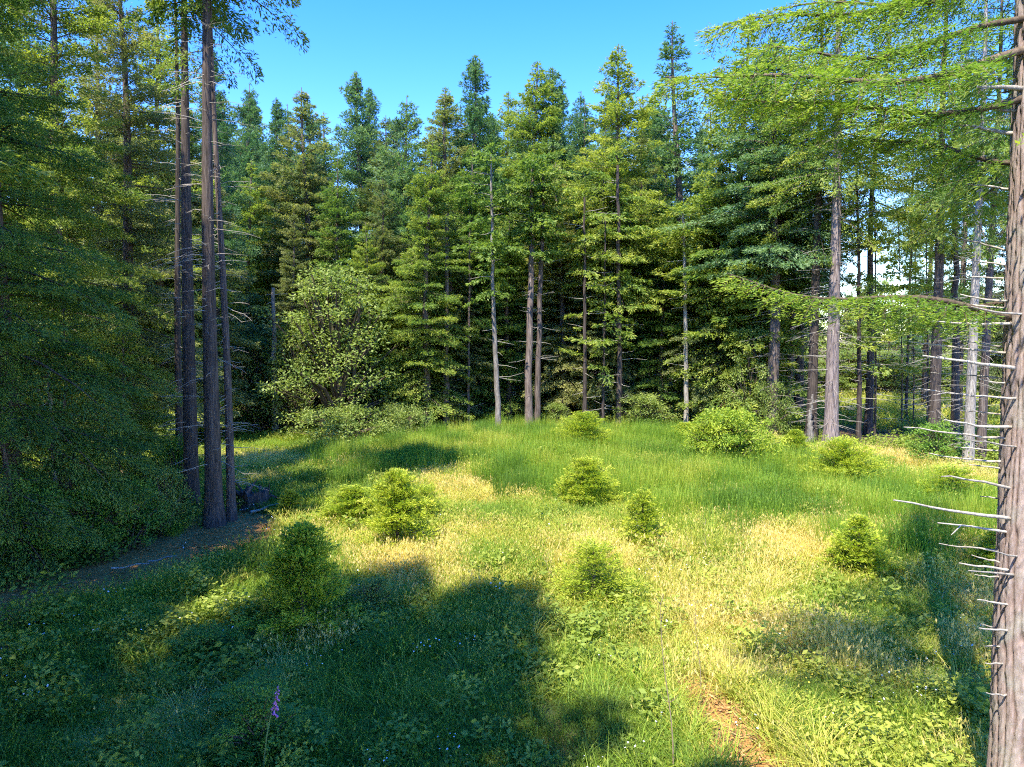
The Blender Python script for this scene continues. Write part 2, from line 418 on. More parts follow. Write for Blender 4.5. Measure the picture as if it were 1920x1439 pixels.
def make_conifer(seed, H=28.0, cb=0.2, R=3.4, nb=190, leaf=(0.21, 0.062), dens=46, pitch0=-14, pitch1=42, shape=0.8, r0=None,
                 sparse=0.0, dead=40, wob=0.25, tipb=0.3, foliage=None, bark=None, droop=(0.10, 0.28), tw_sp=0.26, puff=0.11, lift_=0.1):
    rng = np.random.default_rng(seed)
    r0 = r0 or 0.0125 * H
    tm, P, TR = make_trunk(rng, H, r0, wob, mats=[bark or M_BARK])
    t = np.sort(rng.random(nb) ** 0.95)
    h = (cb + (0.992 - cb) * t) * H
    az = (np.arange(nb) * 2.39996 + rng.normal(0, 0.5, nb)) % (2 * np.pi)
    prof = (1 - t) ** shape * np.minimum(1, 0.45 + t / 0.18)
    lump = 0.55 + 0.9 * vnoise(az / (2 * np.pi) * 4 + seed, h / 2.6, seed)
    L = R * prof * lump * rng.uniform(0.7, 1.2, nb) + 0.12 + 0.3 * (1 - t)
    keep = rng.random(nb) > sparse
    h, az, L, t = h[keep], az[keep], L[keep], t[keep]
    pitch = np.radians(pitch0 + (pitch1 - pitch0) * t ** 1.3 + rng.normal(0, 7, len(t)))
    base = np.stack([np.interp(h, P[:, 2], P[:, 0]), np.interp(h, P[:, 2], P[:, 1]), h], -1)
    dr = rng.uniform(droop[0], droop[1], len(t)) * (1 - 0.6 * t)
    n = np.maximum(8, dens * 1.05 * L ** 1.4).astype(int)
    bt = rng.normal(0, 0.09, len(t))
    g = Geo()
    c, d, s, ll, lw, ti = spray_elements(rng, base, az, pitch, L, n, leaf[0], leaf[1], dr, tipb=tipb, btint=bt, tw_sp=tw_sp, puff=puff, lift_=lift_)
    leaves(g, c, d, s, ll, lw, np.clip(ti, 0, 1), 0, 0.45)
    # leader
    for q in range(len(L)):
        u = np.linspace(0, 0.92, 4)
        x = u * L[q]; z = -dr[q] * L[q] * u ** 2
        cp, sp_ = math.cos(pitch[q]), math.sin(pitch[q])
        xx = x * cp - z * sp_; zz = x * sp_ + z * cp
        pts = base[q] + np.stack([xx * math.cos(az[q]), xx * math.sin(az[q]), zz], -1)
        tube(g, pts, np.linspace(0.012 + 0.011 * L[q], 0.006, 4), 3, 0.5, 1, False)
    cm = g.mesh('crown', [foliage or M_CON, M_LIMB])
    dm = None
    if dead:
        g = Geo()
        for q in range(dead):
            hh = rng.uniform(0.04, min(cb + 0.22, 0.75)) * H
            a_ = rng.uniform(0, 6.283); ln = rng.uniform(0.5, 2.3) * min(1.0, R / 3.0)
            b_ = np.array([np.interp(hh, P[:, 2], P[:, 0]), np.interp(hh, P[:, 2], P[:, 1]), hh])
            u = np.linspace(0, 1, 4)
            up = rng.uniform(-0.22, 0.2)
            pts = b_ + np.stack([np.cos(a_) * u * ln, np.sin(a_) * u * ln, up * u * ln - 0.12 * ln * u ** 2], -1)
            pts += rng.normal(0, 0.02, pts.shape)
            tube(g, pts, np.linspace(0.018, 0.005, 4), 3, 0.5, 0, False)
            for w in range(rng.integers(0, 4)):
                f0 = rng.uniform(0.35, 0.95); p0 = b_ + (pts[-1] - b_) * f0
                a2 = a_ + rng.choice([-1, 1]) * rng.uniform(0.5, 1.0); l2 = ln * 0.3
                p1 = p0 + np.array([np.cos(a2) * l2, np.sin(a2) * l2, rng.uniform(-0.15, 0.05)])
                tube(g, [p0, (p0 + p1) / 2, p1], [0.007, 0.005, 0.003], 3, 0.5, 0, False)
        dm = g.mesh('dead_branches', [M_DEADWOOD])
    return dict(H=H, trunk=tm, crown=cm, dead=dm)

NEARLEAF = (0.15, 0.042)
VAR = {
    'full0': make_conifer(1, 28, 0.08, 4.7, 250, dens=88, dead=16),
    'full1': make_conifer(2, 28, 0.10, 4.2, 240, dens=92, dead=16, shape=0.75, foliage=M_OLIVE),
    'full2': make_conifer(3, 28, 0.08, 4.9, 250, dens=84, dead=12, shape=0.8, foliage=M_BLUE, pitch0=-4, pitch1=55, puff=.2, lift_=.45),
    'full3': make_conifer(4, 28, 0.14, 3.9, 230, dens=88, dead=30, shape=0.72, foliage=M_BLUE, pitch0=0, pitch1=60, puff=.22, lift_=.5),
    'tall0': make_conifer(5, 28, 0.34, 4.1, 200, dens=88, dead=70, shape=0.72),
    'tall1': make_conifer(6, 28, 0.40, 4.4, 190, dens=84, dead=80, shape=0.75, foliage=M_BLUE),
    'thin0': make_conifer(7, 28, 0.26, 2.8, 180, dens=84, dead=60, shape=0.72, sparse=0.12, foliage=M_BLUE),
    'near0': make_conifer(8, 28, 0.10, 4.8, 220, leaf=NEARLEAF, dens=150, dead=50, tw_sp=0.2),
    'near1': make_conifer(9, 28, 0.16, 4.5, 200, leaf=NEARLEAF, dens=150, dead=60, tw_sp=0.2, tipb=0.4, foliage=M_OLIVE),
    'pole0': make_conifer(10, 28, 0.42, 3.6, 150, leaf=(0.16, 0.045), dens=95, dead=130, r0=0.33, wob=0.15, sparse=0.4, tipb=0.5),
    'pole1': make_conifer(11, 28, 0.46, 3.6, 120, leaf=(0.16, 0.045), dens=95, dead=130, r0=0.2, wob=0.3, sparse=0.4, tipb=0.5),
    'bole0': make_conifer(13, 28, 0.72, 3.4, 120, leaf=(0.2, 0.06), dens=80, dead=80, r0=0.36, wob=0.12),
    'bole1': make_conifer(14, 28, 0.62, 2.4, 60, leaf=(0.16, 0.05), dens=90, dead=110, r0=0.21, wob=0.2, sparse=0.3),
    'small0': make_conifer(12, 12, 0.03, 2.9, 150, dens=120, leaf=(0.15, 0.042), dead=8, r0=0.13, pitch0=-24, tw_sp=.2, sparse=.3),
}
def plant(var, x, y, H, label, rz=None, group=None, wide=1.0, trunk_mat=None, cat='tree', name='conifer_tree', lean=(0, 0)):
    V = VAR[var]; s = H / V['H']
    rz = random.uniform(0, 6.28) if rz is None else rz
    e = empty(name, (x, y, T(x, y)), rz, (s * wide, s * wide, s))
    e.rotation_euler = (lean[0], lean[1], rz)
    tag(e, label, cat, group)
    t = link('trunk', V['trunk'], e)
    if trunk_mat:
        t.material_slots[0].link = 'OBJECT'; t.material_slots[0].material = trunk_mat
    link('crown', V['crown'], e)
    if V['dead']: link('dead_branches', V['dead'], e, kind='stuff')
    return e
def plant_px(var, px, d, ytop, label, **k):
    x = (px - 960) / F_PX * d * 1.0
    H = at(px, ytop, d).z
    return plant(var, x, d, H, label, **k)
random.seed(4)
GB = 'conifers in the back row beyond the meadow'
BACK = [
 ('full0', 468, 52, 300, 'conifer behind the thin straight bare pole trunk at left'),
 ('full3', 505, 57, 185, 'dark pointed conifer at the left end of the back row'),
 ('full1', 588, 54, 168, 'conifer with rusty top standing over the pale broadleaf thicket'),
 ('full0', 640, 49, 300, 'shorter yellowish conifer right behind the broadleaf thicket'),
 ('full3', 682, 61, 138, 'slender bluish conifer rising above its neighbours behind the thicket'),
 ('full1', 715, 50, 330, 'shorter conifer between the slender bluish spire and the broad front conifer'),
 ('full2', 762, 56, 180, 'conifer with orange tinted tip in the back row'),
 ('full0', 800, 46.5, 265, 'broad conifer with low spreading boughs right of the broadleaf thicket'),
 ('full1', 838, 57, 180, 'flat topped conifer next left of the darkest spire'),
 ('full0', 882, 51, 270, 'mid height conifer in front of the darkest spire'),
 ('full3', 912, 58, 108, 'darkest narrow spire at the middle of the back row'),
 ('tall0', 975, 56, 112, 'left one of the two grey tops right of the darkest spire'),
 ('tall1', 1030, 57, 122, 'right one of the two grey tops right of the darkest spire'),
 ('full1', 1062, 51, 300, 'conifer with layered boughs right of the twin grey trunks'),
 ('full2', 1102, 55, 190, 'conifer in the dip of the treeline right of centre'),
 ('tall0', 1165, 50, 80, 'tall conifer with bare lower trunk right of the treeline dip'),
 ('full1', 1208, 57, 250, 'short conifer behind the tall conifer right of the treeline dip'),
 ('thin0', 1275, 53, 38, 'tallest thin spire of the back row with sky showing through it'),
 ('full1', 1335, 48, 300, 'bushy conifer right of the thin pale pole tree'),
 ('full0', 1392, 47, 40, 'tall full conifer right of the tallest thin spire'),
 ('full1', 545, 48, 400, 'low olive conifer behind the pale snag'),
 ('full0', 700, 47, 420, 'low conifer just behind the right side of the broadleaf thicket'),
 ('full1', 850, 49, 380, 'olive conifer right behind the broad conifer with low boughs'),
 ('full0', 955, 51, 400, 'olive conifer behind the pale leaning trunk'),
 ('full1', 1130, 50, 330, 'conifer with drooping boughs below the treeline dip'),
 ('full0', 1240, 50, 360, 'low conifer left of the thin pale pole tree'),
 ('full0', 1420, 46, 260, 'bright conifer beside the slim dark trunks at right'),
 ('tall1', 1445, 43, 60, 'conifer with low bright boughs at the right end of the back row'),
]
for q, (v, px, d, yt, lab) in enumerate(BACK):
    plant_px(v, px, d, yt, lab, group=GB, wide=random.uniform(1.1, 1.4), lean=(random.gauss(0, .015), random.gauss(0, .015)))
GR = 'bare trunked conifers on the right'
RIGHT = [
 ('tall1', 1475, 46, 160, 'thin conifer behind and left of the pinkish trunked conifer', 0.9, None),
 ('pole0', 1524, 41, -120, 'dark straight trunk just left of the pinkish trunked conifer', 0.9, M_BARKDARK),
 ('pole0', 1562, 39.5, -190, 'big conifer with pinkish grey trunk at the right forest edge', 1.1, M_BARKPINK),
 ('pole1', 1632, 44, -60, 'dark trunked conifer against the sky gap at right', 1.2, M_BARKDARK),
 ('pole1', 1702, 52, 130, 'thin far trunk in the middle of the sky gap at right', 0.6, M_BARKDARK),
 ('pole0', 1757, 37, -160, 'dark trunked conifer on the right side of the sky gap', 0.95, M_BARKDARK),
 ('pole0', 1822, 33, -220, 'pale grey trunk standing close left of the foreground trunk', 0.75, M_BARKPALE),
 ('thin0', 1500, 52, 120, 'thin green conifer seen left of the big pinkish trunk', 1.1, None),
 ('pole1', 1735, 58, 120, 'far thin conifer at the right of the sky gap', 1.2, None),
 ('thin0', 1800, 52, 60, 'far conifer behind the pale grey trunk', 0.8, None),
 ('full1', 1890, 48, 100, 'far conifer hidden behind the foreground trunk', 0.7, None),
 ('thin0', 1712, 74, 400, 'shortest thin conifer far off in the middle of the sky gap', .9, None),
 ('pole1', 1846, 35, -200, 'reddish trunk beside the pale grey trunk at far right', 1.1, None),
]
for v, px, d, yt, lab, w, mt in RIGHT:
    plant_px(v, px, d, yt, lab, group=GR, wide=w, trunk_mat=mt)
GL = 'tall conifers along the left side'
LEFT = [
 ('bole0', 352, 24, -340, 'dark trunk leftmost of the bare trunk cluster with pale dead twigs', 0.85, M_BARKDARK),
 ('bole0', 394, 22.2, -430, 'thickest brown trunk in the middle of the bare trunk cluster', 0.9, M_BARKMID),
 ('bole1', 427, 22.8, -400, 'thin straight trunk rightmost of the bare trunk cluster', 0.8, None),
 ('bole1', 333, 26, -300, 'slim trunk half hidden behind the leftmost dark cluster trunk', 0.8, M_BARKDARK),
 ('near1', 245, 28, -160, 'sunlit yellowish conifer left of the bare trunk cluster', 1.0, None),
 ('near0', 120, 25, -260, 'dark conifer between the frame edge and the yellowish conifer', 1.0, None),
 ('near0', 15, 19.5, -500, 'nearest dark conifer at the left frame edge', 0.95, None),
 ('near1', -120, 23, -400, 'conifer whose boughs reach in from beyond the left edge', 1.0, None),
 ('full1', 190, 36, -40, 'conifer standing back behind the yellowish conifer at left', 1.0, None),
 ('full0', 310, 38, -20, 'conifer standing back behind the bare trunk cluster', 1.0, None),
 ('full2', 60, 36, -100, 'conifer standing back behind the dark left conifers', 1.0, None),
 ('full3', 400, 46, 90, 'far conifer seen between the trunks of the bare cluster', 1.0, None),
]
for v, px, d, yt, lab, w, mt in LEFT:
    plant_px(v, px, d, yt, lab, group=GL, wide=w, trunk_mat=mt)
plant_px('small0', 105, 21.5, 520, 'small dark conifer with drooping boughs above the dark bushes', group=GL, wide=.85)
plant_px('small0', 10, 17.5, 430, 'small dark conifer with drooping boughs cut by the left edge', group=GL, wide=.8)
plant_px('small0', 215, 24.5, 600, 'small conifer between the dark bushes and the yellowish conifer', group=GL, wide=1.1)
# trees behind and beside the camera: they throw the shade over the lower left of the clearing
for (x, y, H, v) in [(-6.9, 0.4, 27.5, 'full1'), (-9.6, 2.6, 27.5, 'full0'), (-4.2, -5.4, 25.5, 'full1'), (-8.4, 1.0, 27, 'full1'), (-14.2, 5.0, 27, 'full0'), (-7.0, -5.0, 27, 'full0'), (-17.5, 11.0, 29, 'full1'), (-14.8, 12.0, 28, 'full0')]:
    plant(v, x, y, H, 'tall conifer of the wood on the near left, outside the picture', group='conifers beside the viewpoint', wide=1.05)
# deeper rows that close the wood
rng = np.random.default_rng(77)
pts_deep = []
for tries in range(4000):
    px = rng.uniform(-500, 1460); d = rng.uniform(56, 88) if px > 430 else rng.uniform(36, 80)
    x = (px - 960) / F_PX * d
    if all((x - a_) ** 2 + (d - b_) ** 2 > 4.0 ** 2 for a_, b_ in pts_deep) and len(pts_deep) < 70:
        pts_deep.append((x, d))
for (x, d) in pts_deep:
    v = random.choice(['full0', 'full1', 'full2', 'full3', 'tall0'])
    Hmax = 6 + 470 / F_PX * d
    plant(v, x, d, random.uniform(0.82, 1.0) * Hmax, 'conifer deep in the dark wood behind the back row', group='conifers deep in the wood', wide=random.uniform(1.0, 1.35), lean=(random.gauss(0, .015), random.gauss(0, .015)))

# ------------------------------------------------------------------ the foreground tree at the right
def make_big_trunk(seed, cx, cy, H, sides=160, n=560):
    rng = np.random.default_rng(seed)
    zz = np.concatenate([np.linspace(-0.3, 11.5, n), np.linspace(11.9, H, 30)])
    th = np.arange(sides) / sides * 2 * np.pi
    TH, ZZ = np.meshgrid(th, zz)
    r = np.interp(zz, [-0.3, 0.3, 1.0, 9.9, 20, H], [0.48, 0.39, 0.355, 0.265, 0.14, 0.03])
    # furrowed bark: long ridges that split and rejoin, cut across by short cracks
    u = TH / (2 * np.pi) * 24
    warp = (fbm(np.cos(TH) * 2 + 20, ZZ * 1.1 + np.sin(TH) * 2, 11, 3) - 0.5) * 2.6
    ph = (u + warp) % 1.0
    ridge = np.abs(ph - 0.5) * 2
    ridge = 1 - smooth(0.55, 1.0, ridge)
    cr = fbm(np.cos(TH) * 7 + 40 + np.sin(TH) * 3, ZZ * 7 + np.sin(TH) * 6, 21, 3)
    plate = fbm(np.cos(TH) * 16 + 9, ZZ * 18 + np.sin(TH) * 16, 33, 2)
    disp = 0.024 * ridge * (0.4 + 1.1 * cr) + 0.022 * (plate - 0.5) + 0.03 * (fbm(np.cos(TH) * 2, ZZ * 0.8 + np.sin(TH) * 2, 44) - 0.5)
    R = r[:, None] + disp - 0.02
    lean = np.interp(zz, [0, 1.2, 9.9, H], [0, 0, RTOP, RTOP * 2])
    X_ = lean[:, None] + R * np.cos(TH); Y_ = R * np.sin(TH)
    v = np.stack([X_, Y_, ZZ], -1).reshape(-1, 3)
    i = np.arange(len(zz) - 1)[:, None] * sides; j = np.arange(sides)[None, :]; k = (j + 1) % sides
    f = np.stack([i + j, i + k, i + sides + k, i + sides + j], -1).reshape(-1, 4)
    g = Geo(); g.add(v, f, (ridge * 0.6 + plate * 0.4).ravel(), 0, True)
    m, nn, l = new_mat('furrowed_bark')
    ta = nn.new('ShaderNodeAttribute'); ta.attribute_name = 'tint'
    tc = nn.new('ShaderNodeTexCoord'); mp = nn.new('ShaderNodeMapping'); mp.inputs['Scale'].default_value = (30, 30, 7)
    l.new(tc.outputs['Object'], mp.inputs[0])
    nz = nn.new('ShaderNodeTexNoise'); nz.inputs['Scale'].default_value = 1; nz.inputs['Detail'].default_value = 8; nz.inputs['Roughness'].default_value = 0.7
    l.new(mp.outputs[0], nz.inputs['Vector'])
    r1 = ramp(nn, [(0.0, (0.07, 0.045, 0.04)), (0.4, (0.25, 0.185, 0.165)), (1.0, (0.44, 0.36, 0.33))])
    ad = nn.new('ShaderNodeMath'); ad.operation = 'MULTIPLY_ADD'; ad.inputs[1].default_value = 1.1
    l.new(nz.outputs['Fac'], ad.inputs[0])
    ms = nn.new('ShaderNodeMath'); ms.operation = 'MULTIPLY_ADD'; ms.inputs[1].default_value = 0.55; ms.inputs[2].default_value = -0.38
    l.new(ta.outputs['Fac'], ms.inputs[0]); l.new(ms.outputs[0], ad.inputs[2]); l.new(ad.outputs[0], r1.inputs[0])
    pn = nn.new('ShaderNodeTexNoise'); pn.inputs['Scale'].default_value = 3.0; pn.inputs['Detail'].default_value = 5; l.new(tc.outputs['Object'], pn.inputs['Vector'])
    pr = ramp(nn, [(0.5, (0, 0, 0)), (0.7, (0.6, 0.6, 0.6))]); l.new(pn.outputs['Fac'], pr.inputs[0])
    mx = nn.new('ShaderNodeMix'); mx.data_type = 'RGBA'; l.new(pr.outputs[0], mx.inputs[0]); l.new(r1.outputs[0], mx.inputs[6]); mx.inputs[7].default_value = (0.31, 0.31, 0.27, 1)
    p = nn.new('ShaderNodeBsdfPrincipled'); p.inputs['Roughness'].default_value = 0.92; p.inputs['Specular IOR Level'].default_value = 0.15
    l.new(mx.outputs[2], p.inputs['Base Color'])
    b = nn.new('ShaderNodeBump'); b.inputs['Strength'].default_value = 0.7; b.inputs['Distance'].default_value = 0.02
    l.new(nz.outputs['Fac'], b.inputs['Height']); l.new(b.outputs[0], p.inputs['Normal'])
    o = nn.new('ShaderNodeOutputMaterial'); l.new(p.outputs[0], o.inputs[0])
    return g.mesh('trunk', [m])
DR = 8.0
RX = at(1863, 1439, DR).x + 0.37
RTOP = at(1908, 0, DR).x + 0.30 - RX
rt = empty('conifer_tree', (RX, DR, T(RX, DR)))
tag(rt, 'big pink barked conifer trunk with dead branch stubs at the right edge', 'tree')
link('trunk', make_big_trunk(5, 0, 0, 27), rt)
def loc_rt(px, py, Yd):
    return np.array(at(px, py, Yd)) - np.array(rt.location)
def rt_axis(z): return np.array([np.interp(z, [0, 1.2, 9.9, 27], [0, 0, RTOP, RTOP * 2]), 0, z])
# bare dead branches: (tip px, tip py, root py, depth change of the tip, thickness)
DEADB = [(1745, 603, 606, -0.1, .017), (1730, 667, 692, -0.3, .02), (1805, 640, 655, 0.3, .012), (1800, 553, 566, 0.2, .014), (1770, 788, 802, -0.2, .017), (1800, 770, 782, 0.3, .011),
         (1790, 838, 848, 0.4, .01), (1815, 872, 884, 0.2, .013), (1765, 893, 918, -0.2, .017), (1676, 936, 972, -0.4, .02), (1760, 983, 1000, -0.1, .015), (1790, 822, 838, -0.5, .010),
         (1800, 1058, 1070, -0.2, .016), (1822, 1042, 1062, 0.1, .013), (1815, 1070, 1076, -0.4, .014), (1826, 1078, 1088, 0.1, .012), (1832, 1123, 1132, -0.2, .014),
         (1836, 1178, 1180, -0.2, .015), (1838, 1170, 1190, 0.1, .011), (1846, 1212, 1213, 0, .012), (1848, 1245, 1243, -0.1, .012), (1810, 518, 524, 0.4, .012), (1745, 700, 712, 0.7, .010),
         (1830, 742, 748, -0.3, .013), (1835, 712, 720, 0.1, .012), (1790, 480, 500, 0.5, .011), (1820, 575, 590, -0.5, .012), (1838, 930, 944, 0.4, .012), (1850, 1300, 1298, -0.2, .013),
         (1845, 1030, 1040, -0.5, .012), (1780, 440, 470, 0.6, .012), (1830, 165, 168, -0.2, .026), (1855, 205, 207, 0.1, .018), (1800, 235, 250, 0.3, .022), (1815, 345, 352, 0.4, .014), (1702, 640, 664, 0.3, .014), (1722, 728, 748, 0.2, .013), (1694, 800, 824, 0.1, .014), (1742, 850, 868, 0.3, .012), (1720, 562, 580, 0.5, .012), (1760, 1020, 1036, 0.3, .012)]
rngd = np.random.default_rng(8)
for (tx, ty, ry, dd, th) in DEADB:
    tip = loc_rt(tx, ty, DR + dd)
    zr = loc_rt(1880, ry, DR)[2]
    root = rt_axis(zr)
    root = root + norm((tip - root) * np.array([1, 1, 0])) * 0.2
    u = np.linspace(0, 1, 8)[:, None]
    pts = root + (tip - root) * u
    ln = np.linalg.norm(tip - root)
    pts[:, 2] += (0.03 * np.sin(u[:, 0] * 3.1) * rngd.uniform(-1, 0.6)) * ln + rngd.normal(0, 0.004, 8)
    pts[:, 1] += rngd.normal(0, 0.012, 8)
    th *= 1.08; g = Geo(); tube(g, pts, th * np.linspace(1.15, 0.4, 8), 6, 0.5, 0)
    if rngd.random() < 0.4 and ln > 0.6:
        p0 = pts[5]; p1 = p0 + np.array([-0.16, rngd.uniform(-.1, .1), rngd.uniform(-.12, .1)])
        tube(g, [p0, (p0 + p1) / 2, p1], [th * .5, th * .4, th * .2], 5)
    link('dead_branch', g.mesh('dead_branch', [M_LIMBPALE]), rt)
# live boughs: root py, tip px, tip py, depth change, sag, width
def live_bough(seed, root, tip, sag, width, parent, leaf=(0.06, 0.012), density=1.0, bare=0.15):
    rng = np.random.default_rng(seed)
    ln = np.linalg.norm(tip - root)
    n = 14; u = np.linspace(0, 1, n)
    axis_ = root + (tip - root) * u[:, None]
    axis_[:, 2] += sag * ln * np.sin(u * np.pi) + 0.02 * ln * np.sin(u * 9 + seed)
    axis_[:, 1] += 0.03 * ln * np.sin(u * 6 + seed * 2)
    gw = Geo(); tube(gw, axis_, np.linspace(0.012 + 0.009 * ln, 0.005, n), 6)
    d0 = norm(tip - root); side = norm(np.cross(d0, [0, 0, 1.0]))
    gl = Geo()
    K = int(ln / 0.085)
    for k in range(K):
        uu = bare + (1 - bare) * (k + rng.random()) / K
        p0 = np.array([np.interp(uu, u, axis_[:, q]) for q in range(3)])
        for s_ in (-1, 1):
            if rng.random() < 0.15: continue
            tl = width * ln * (1.05 - uu) ** 0.6 * min(1, (uu - bare + .08) / 0.2) * rng.uniform(0.55, 1.15) + 0.12
            al = math.radians(rng.uniform(42, 70))
            dv = norm(d0 * math.cos(al) + side * s_ * math.sin(al) + np.array([0, 0, rng.uniform(-0.6, 0.1)]))
            m_ = max(4, int(tl / 0.03))
            v = (np.arange(m_) + 0.5) / m_
            c = p0 + dv * (tl * v)[:, None]; c[:, 2] -= 0.3 * tl * v ** 2
            tube(gw, c[[0, m_ // 2, m_ - 1]], [0.006, 0.004, 0.002], 3, 0.5, 0, False)
            # side twiglets with leaflets on both sides
            for rep in range(int(round(3 * density))):
                nl = len(c)
                sg = np.where(rng.random(nl) < 0.5, -1, 1)
                sv = norm(np.cross(dv, [0, 0, 1.0]))
                off = rng.random(nl) ** 1.3 * 0.16 * (1.1 - v * 0.7)
                b = rng.uniform(0.5, 1.0, nl)
                cc = c + (dv * 0.6 + 0 * sv) * off[:, None] + sv * (sg * off)[:, None] + rng.normal(0, 0.012, (nl, 3))
                cc[:, 2] -= off * 0.25
                dd = norm(dv * b[:, None] + sv * (sg * rng.uniform(.4, 1.1, nl))[:, None] + rng.normal(0, 0.22, (nl, 3)))
                up = norm(np.array([0, 0, 1.0]) + rng.normal(0, 0.8, (nl, 3)))
                ss = norm(np.cross(up, dd))
                ti = 0.31 + 0.42 * (0.5 * v + 0.5 * uu) + rng.normal(0, 0.11, nl)
                sc = rng.uniform(0.7, 1.4, nl)
                leaves(gl, cc, dd, ss, leaf[0] * sc, leaf[1] * sc, np.clip(ti, 0, 1), 0, 0.4)
    w = link('bough', gw.mesh('bough', [M_LIMB]), parent)
    link('foliage', gl.mesh('foliage', [M_BOUGH]), w)
LIVE = [(30, 1405, 105, 0.3, -0.04, .28), (-40, 1440, 20, 0.9, -0.03, .28), (100, 1250, 128, -0.2, -0.05, .24), (185, 1345, 175, 0.5, -0.04, .30), (300, 1560, 240, 0.9, -0.03, .30), (590, 1365, 520, 0.2, -0.015, .17), (560, 1640, 600, 1.0, -0.02, .3),
        (-90, 1330, 60, 1.1, -0.04, .26)]
for q, (ry, tx, ty, dd, sag, wd) in enumerate(LIVE):
    tip = loc_rt(tx, ty, DR + dd); root = rt_axis(loc_rt(1880, ry, DR)[2])
    live_bough(100 + q, root, tip, sag, wd, rt, density=2.1)
# boughs on the far side and the crown above the picture
rng = np.random.default_rng(91)
nb = 75
t = np.sort(rng.random(nb)); h = 10.5 + 16.2 * t
g = Geo()
az = np.arange(nb) * 2.39996
Lb = 2.2 * (1 - t) ** 0.75 * rng.uniform(.7, 1.1, nb) + .3
base = np.stack([np.interp(h, [0, 9.9, 27], [0, .14, .3]), 0 * h, h], -1)
c, d, s, ll, lw, ti = spray_elements(rng, base, az, np.radians(-10 + 50 * t), Lb, np.maximum(8, 90 * Lb ** 1.5).astype(int), 0.2, 0.06, np.full(nb, .18))
leaves(g, c, d, s, ll, lw, np.clip(ti, 0, 1))
nb2 = 11
h2 = rng.uniform(6.5, 10.8, nb2); az2 = rng.uniform(-1.9, 1.5, nb2); L2 = rng.uniform(2.0, 3.6, nb2)
base2 = np.stack([np.interp(h2, [0, 9.9, 27], [0, .14, .3]), 0 * h2, h2], -1)
c, d, s, ll, lw, ti = spray_elements(rng, base2, az2, np.radians(rng.normal(-4, 6, nb2)), L2, (260 * L2 ** 1.4).astype(int), 0.11, 0.03, np.full(nb2, .16), tw_sp=0.15)
leaves(g, c, d, s, ll, lw, np.clip(ti, 0, 1))
for bb, aa, LL in list(zip(base, az, Lb)) + list(zip(base2, az2, L2)):
    e_ = bb + np.array([math.cos(aa) * LL * .9, math.sin(aa) * LL * .9, -0.1 * LL])
    tube(g, [bb, (bb + e_) / 2 + [0, 0, .05], e_], [0.03, 0.02, 0.006], 4, .5, 1, False)
link('crown', g.mesh('crown', [M_CON, M_LIMB]), rt)

# ------------------------------------------------------------------ pale snags and slim trunks in the back
def bole(name, label, pxs, d, r0, r1, mat, cat='tree', twigs=10, seed=0, leafy=0, flare=1.6, group=None):
    """pxs: list of (px, py) up the trunk, first one at the foot"""
    rng = np.random.default_rng(seed)
    P = np.array([at(px, py, d) for px, py in pxs]); base = np.array([P[0][0], d, T(P[0][0], d)])
    P = P - base; P[0] = (0, 0, -0.3)
    tt = np.linspace(0, 1, len(P)); u = np.linspace(0, 1, 24)
    C = np.stack([np.interp(u, tt, P[:, q]) for q in range(3)], -1)
    C[1:, :2] += rng.normal(0, r0 * 0.12, (23, 2))
    e = empty(name, tuple(base)); tag(e, label, cat, group)
    g = Geo(); R = r0 + (r1 - r0) * u; R[0] *= flare; R[1] *= 1 + (flare - 1) * .35
    tube(g, C, R, 12); link('trunk', g.mesh('trunk', [mat]), e)
    if twigs:
        g = Geo()
        for q in range(twigs):
            k = rng.integers(5, 23); a_ = rng.uniform(0, 6.28); ln = rng.uniform(.4, 1.8)
            p0 = C[k]; p1 = p0 + [math.cos(a_) * ln, math.sin(a_) * ln, rng.uniform(-.3, .3)]
            tube(g, [p0, (p0 + p1) / 2 + rng.normal(0, .05, 3), p1], [.02, .014, .006], 4)
        link('dead_branches', g.mesh('dead_branches', [M_DEADWOOD]), e, kind='stuff')
    if leafy:
        k = rng.integers(12, 24, leafy); a_ = rng.uniform(0, 6.28, leafy); L_ = rng.uniform(.6, 2.4, leafy)
        g = Geo()
        c, d_, s, ll, lw, ti = spray_elements(rng, C[k], a_, np.radians(rng.normal(5, 15, leafy)), L_, (50 * L_ ** 1.3).astype(int) + 6, .26, .09, np.full(leafy, .2))
        leaves(g, c, d_, s, ll, lw, np.clip(ti + .1, 0, 1))
        link('crown', g.mesh('crown', [M_CON]), e)
    return e
bole('dead_tree', 'pale dead snag with flared foot left of the broadleaf thicket', [(517, 826), (515, 740), (514, 640), (512, 540)], 43, .22, .10, M_BARKPALE, seed=1, twigs=16, flare=2.6)
bole('conifer_tree', 'pale slightly leaning trunk left of the twin grey trunks', [(936, 806), (930, 690), (924, 560), (922, 400), (921, 290)], 45.5, .2, .05, M_BARKPALE, seed=2, twigs=30, leafy=60)
bole('conifer_tree', 'left one of the twin grey trunks at the meadow edge', [(990, 806), (993, 650), (996, 480), (998, 400), (999, 300)], 46.5, .27, .08, M_BARK, seed=3, twigs=40, leafy=70)
bole('conifer_tree', 'right one of the twin grey trunks at the meadow edge', [(1006, 805), (1011, 650), (1015, 480), (1018, 400), (1019, 320)], 46.8, .21, .08, M_BARK, seed=4, twigs=40, leafy=70)
bole('conifer_tree', 'thin pale straight pole tree in front of the bushy conifer', [(1287, 808), (1286, 650), (1284, 480), (1281, 400)], 46.5, .17, .07, M_BARKPALE, seed=5, twigs=24, leafy=40)
bole('conifer_tree', 'grey trunk under the broad conifer with low boughs', [(836, 806), (837, 700), (838, 400)], 47, .26, .1, M_BARK, seed=6, twigs=14)
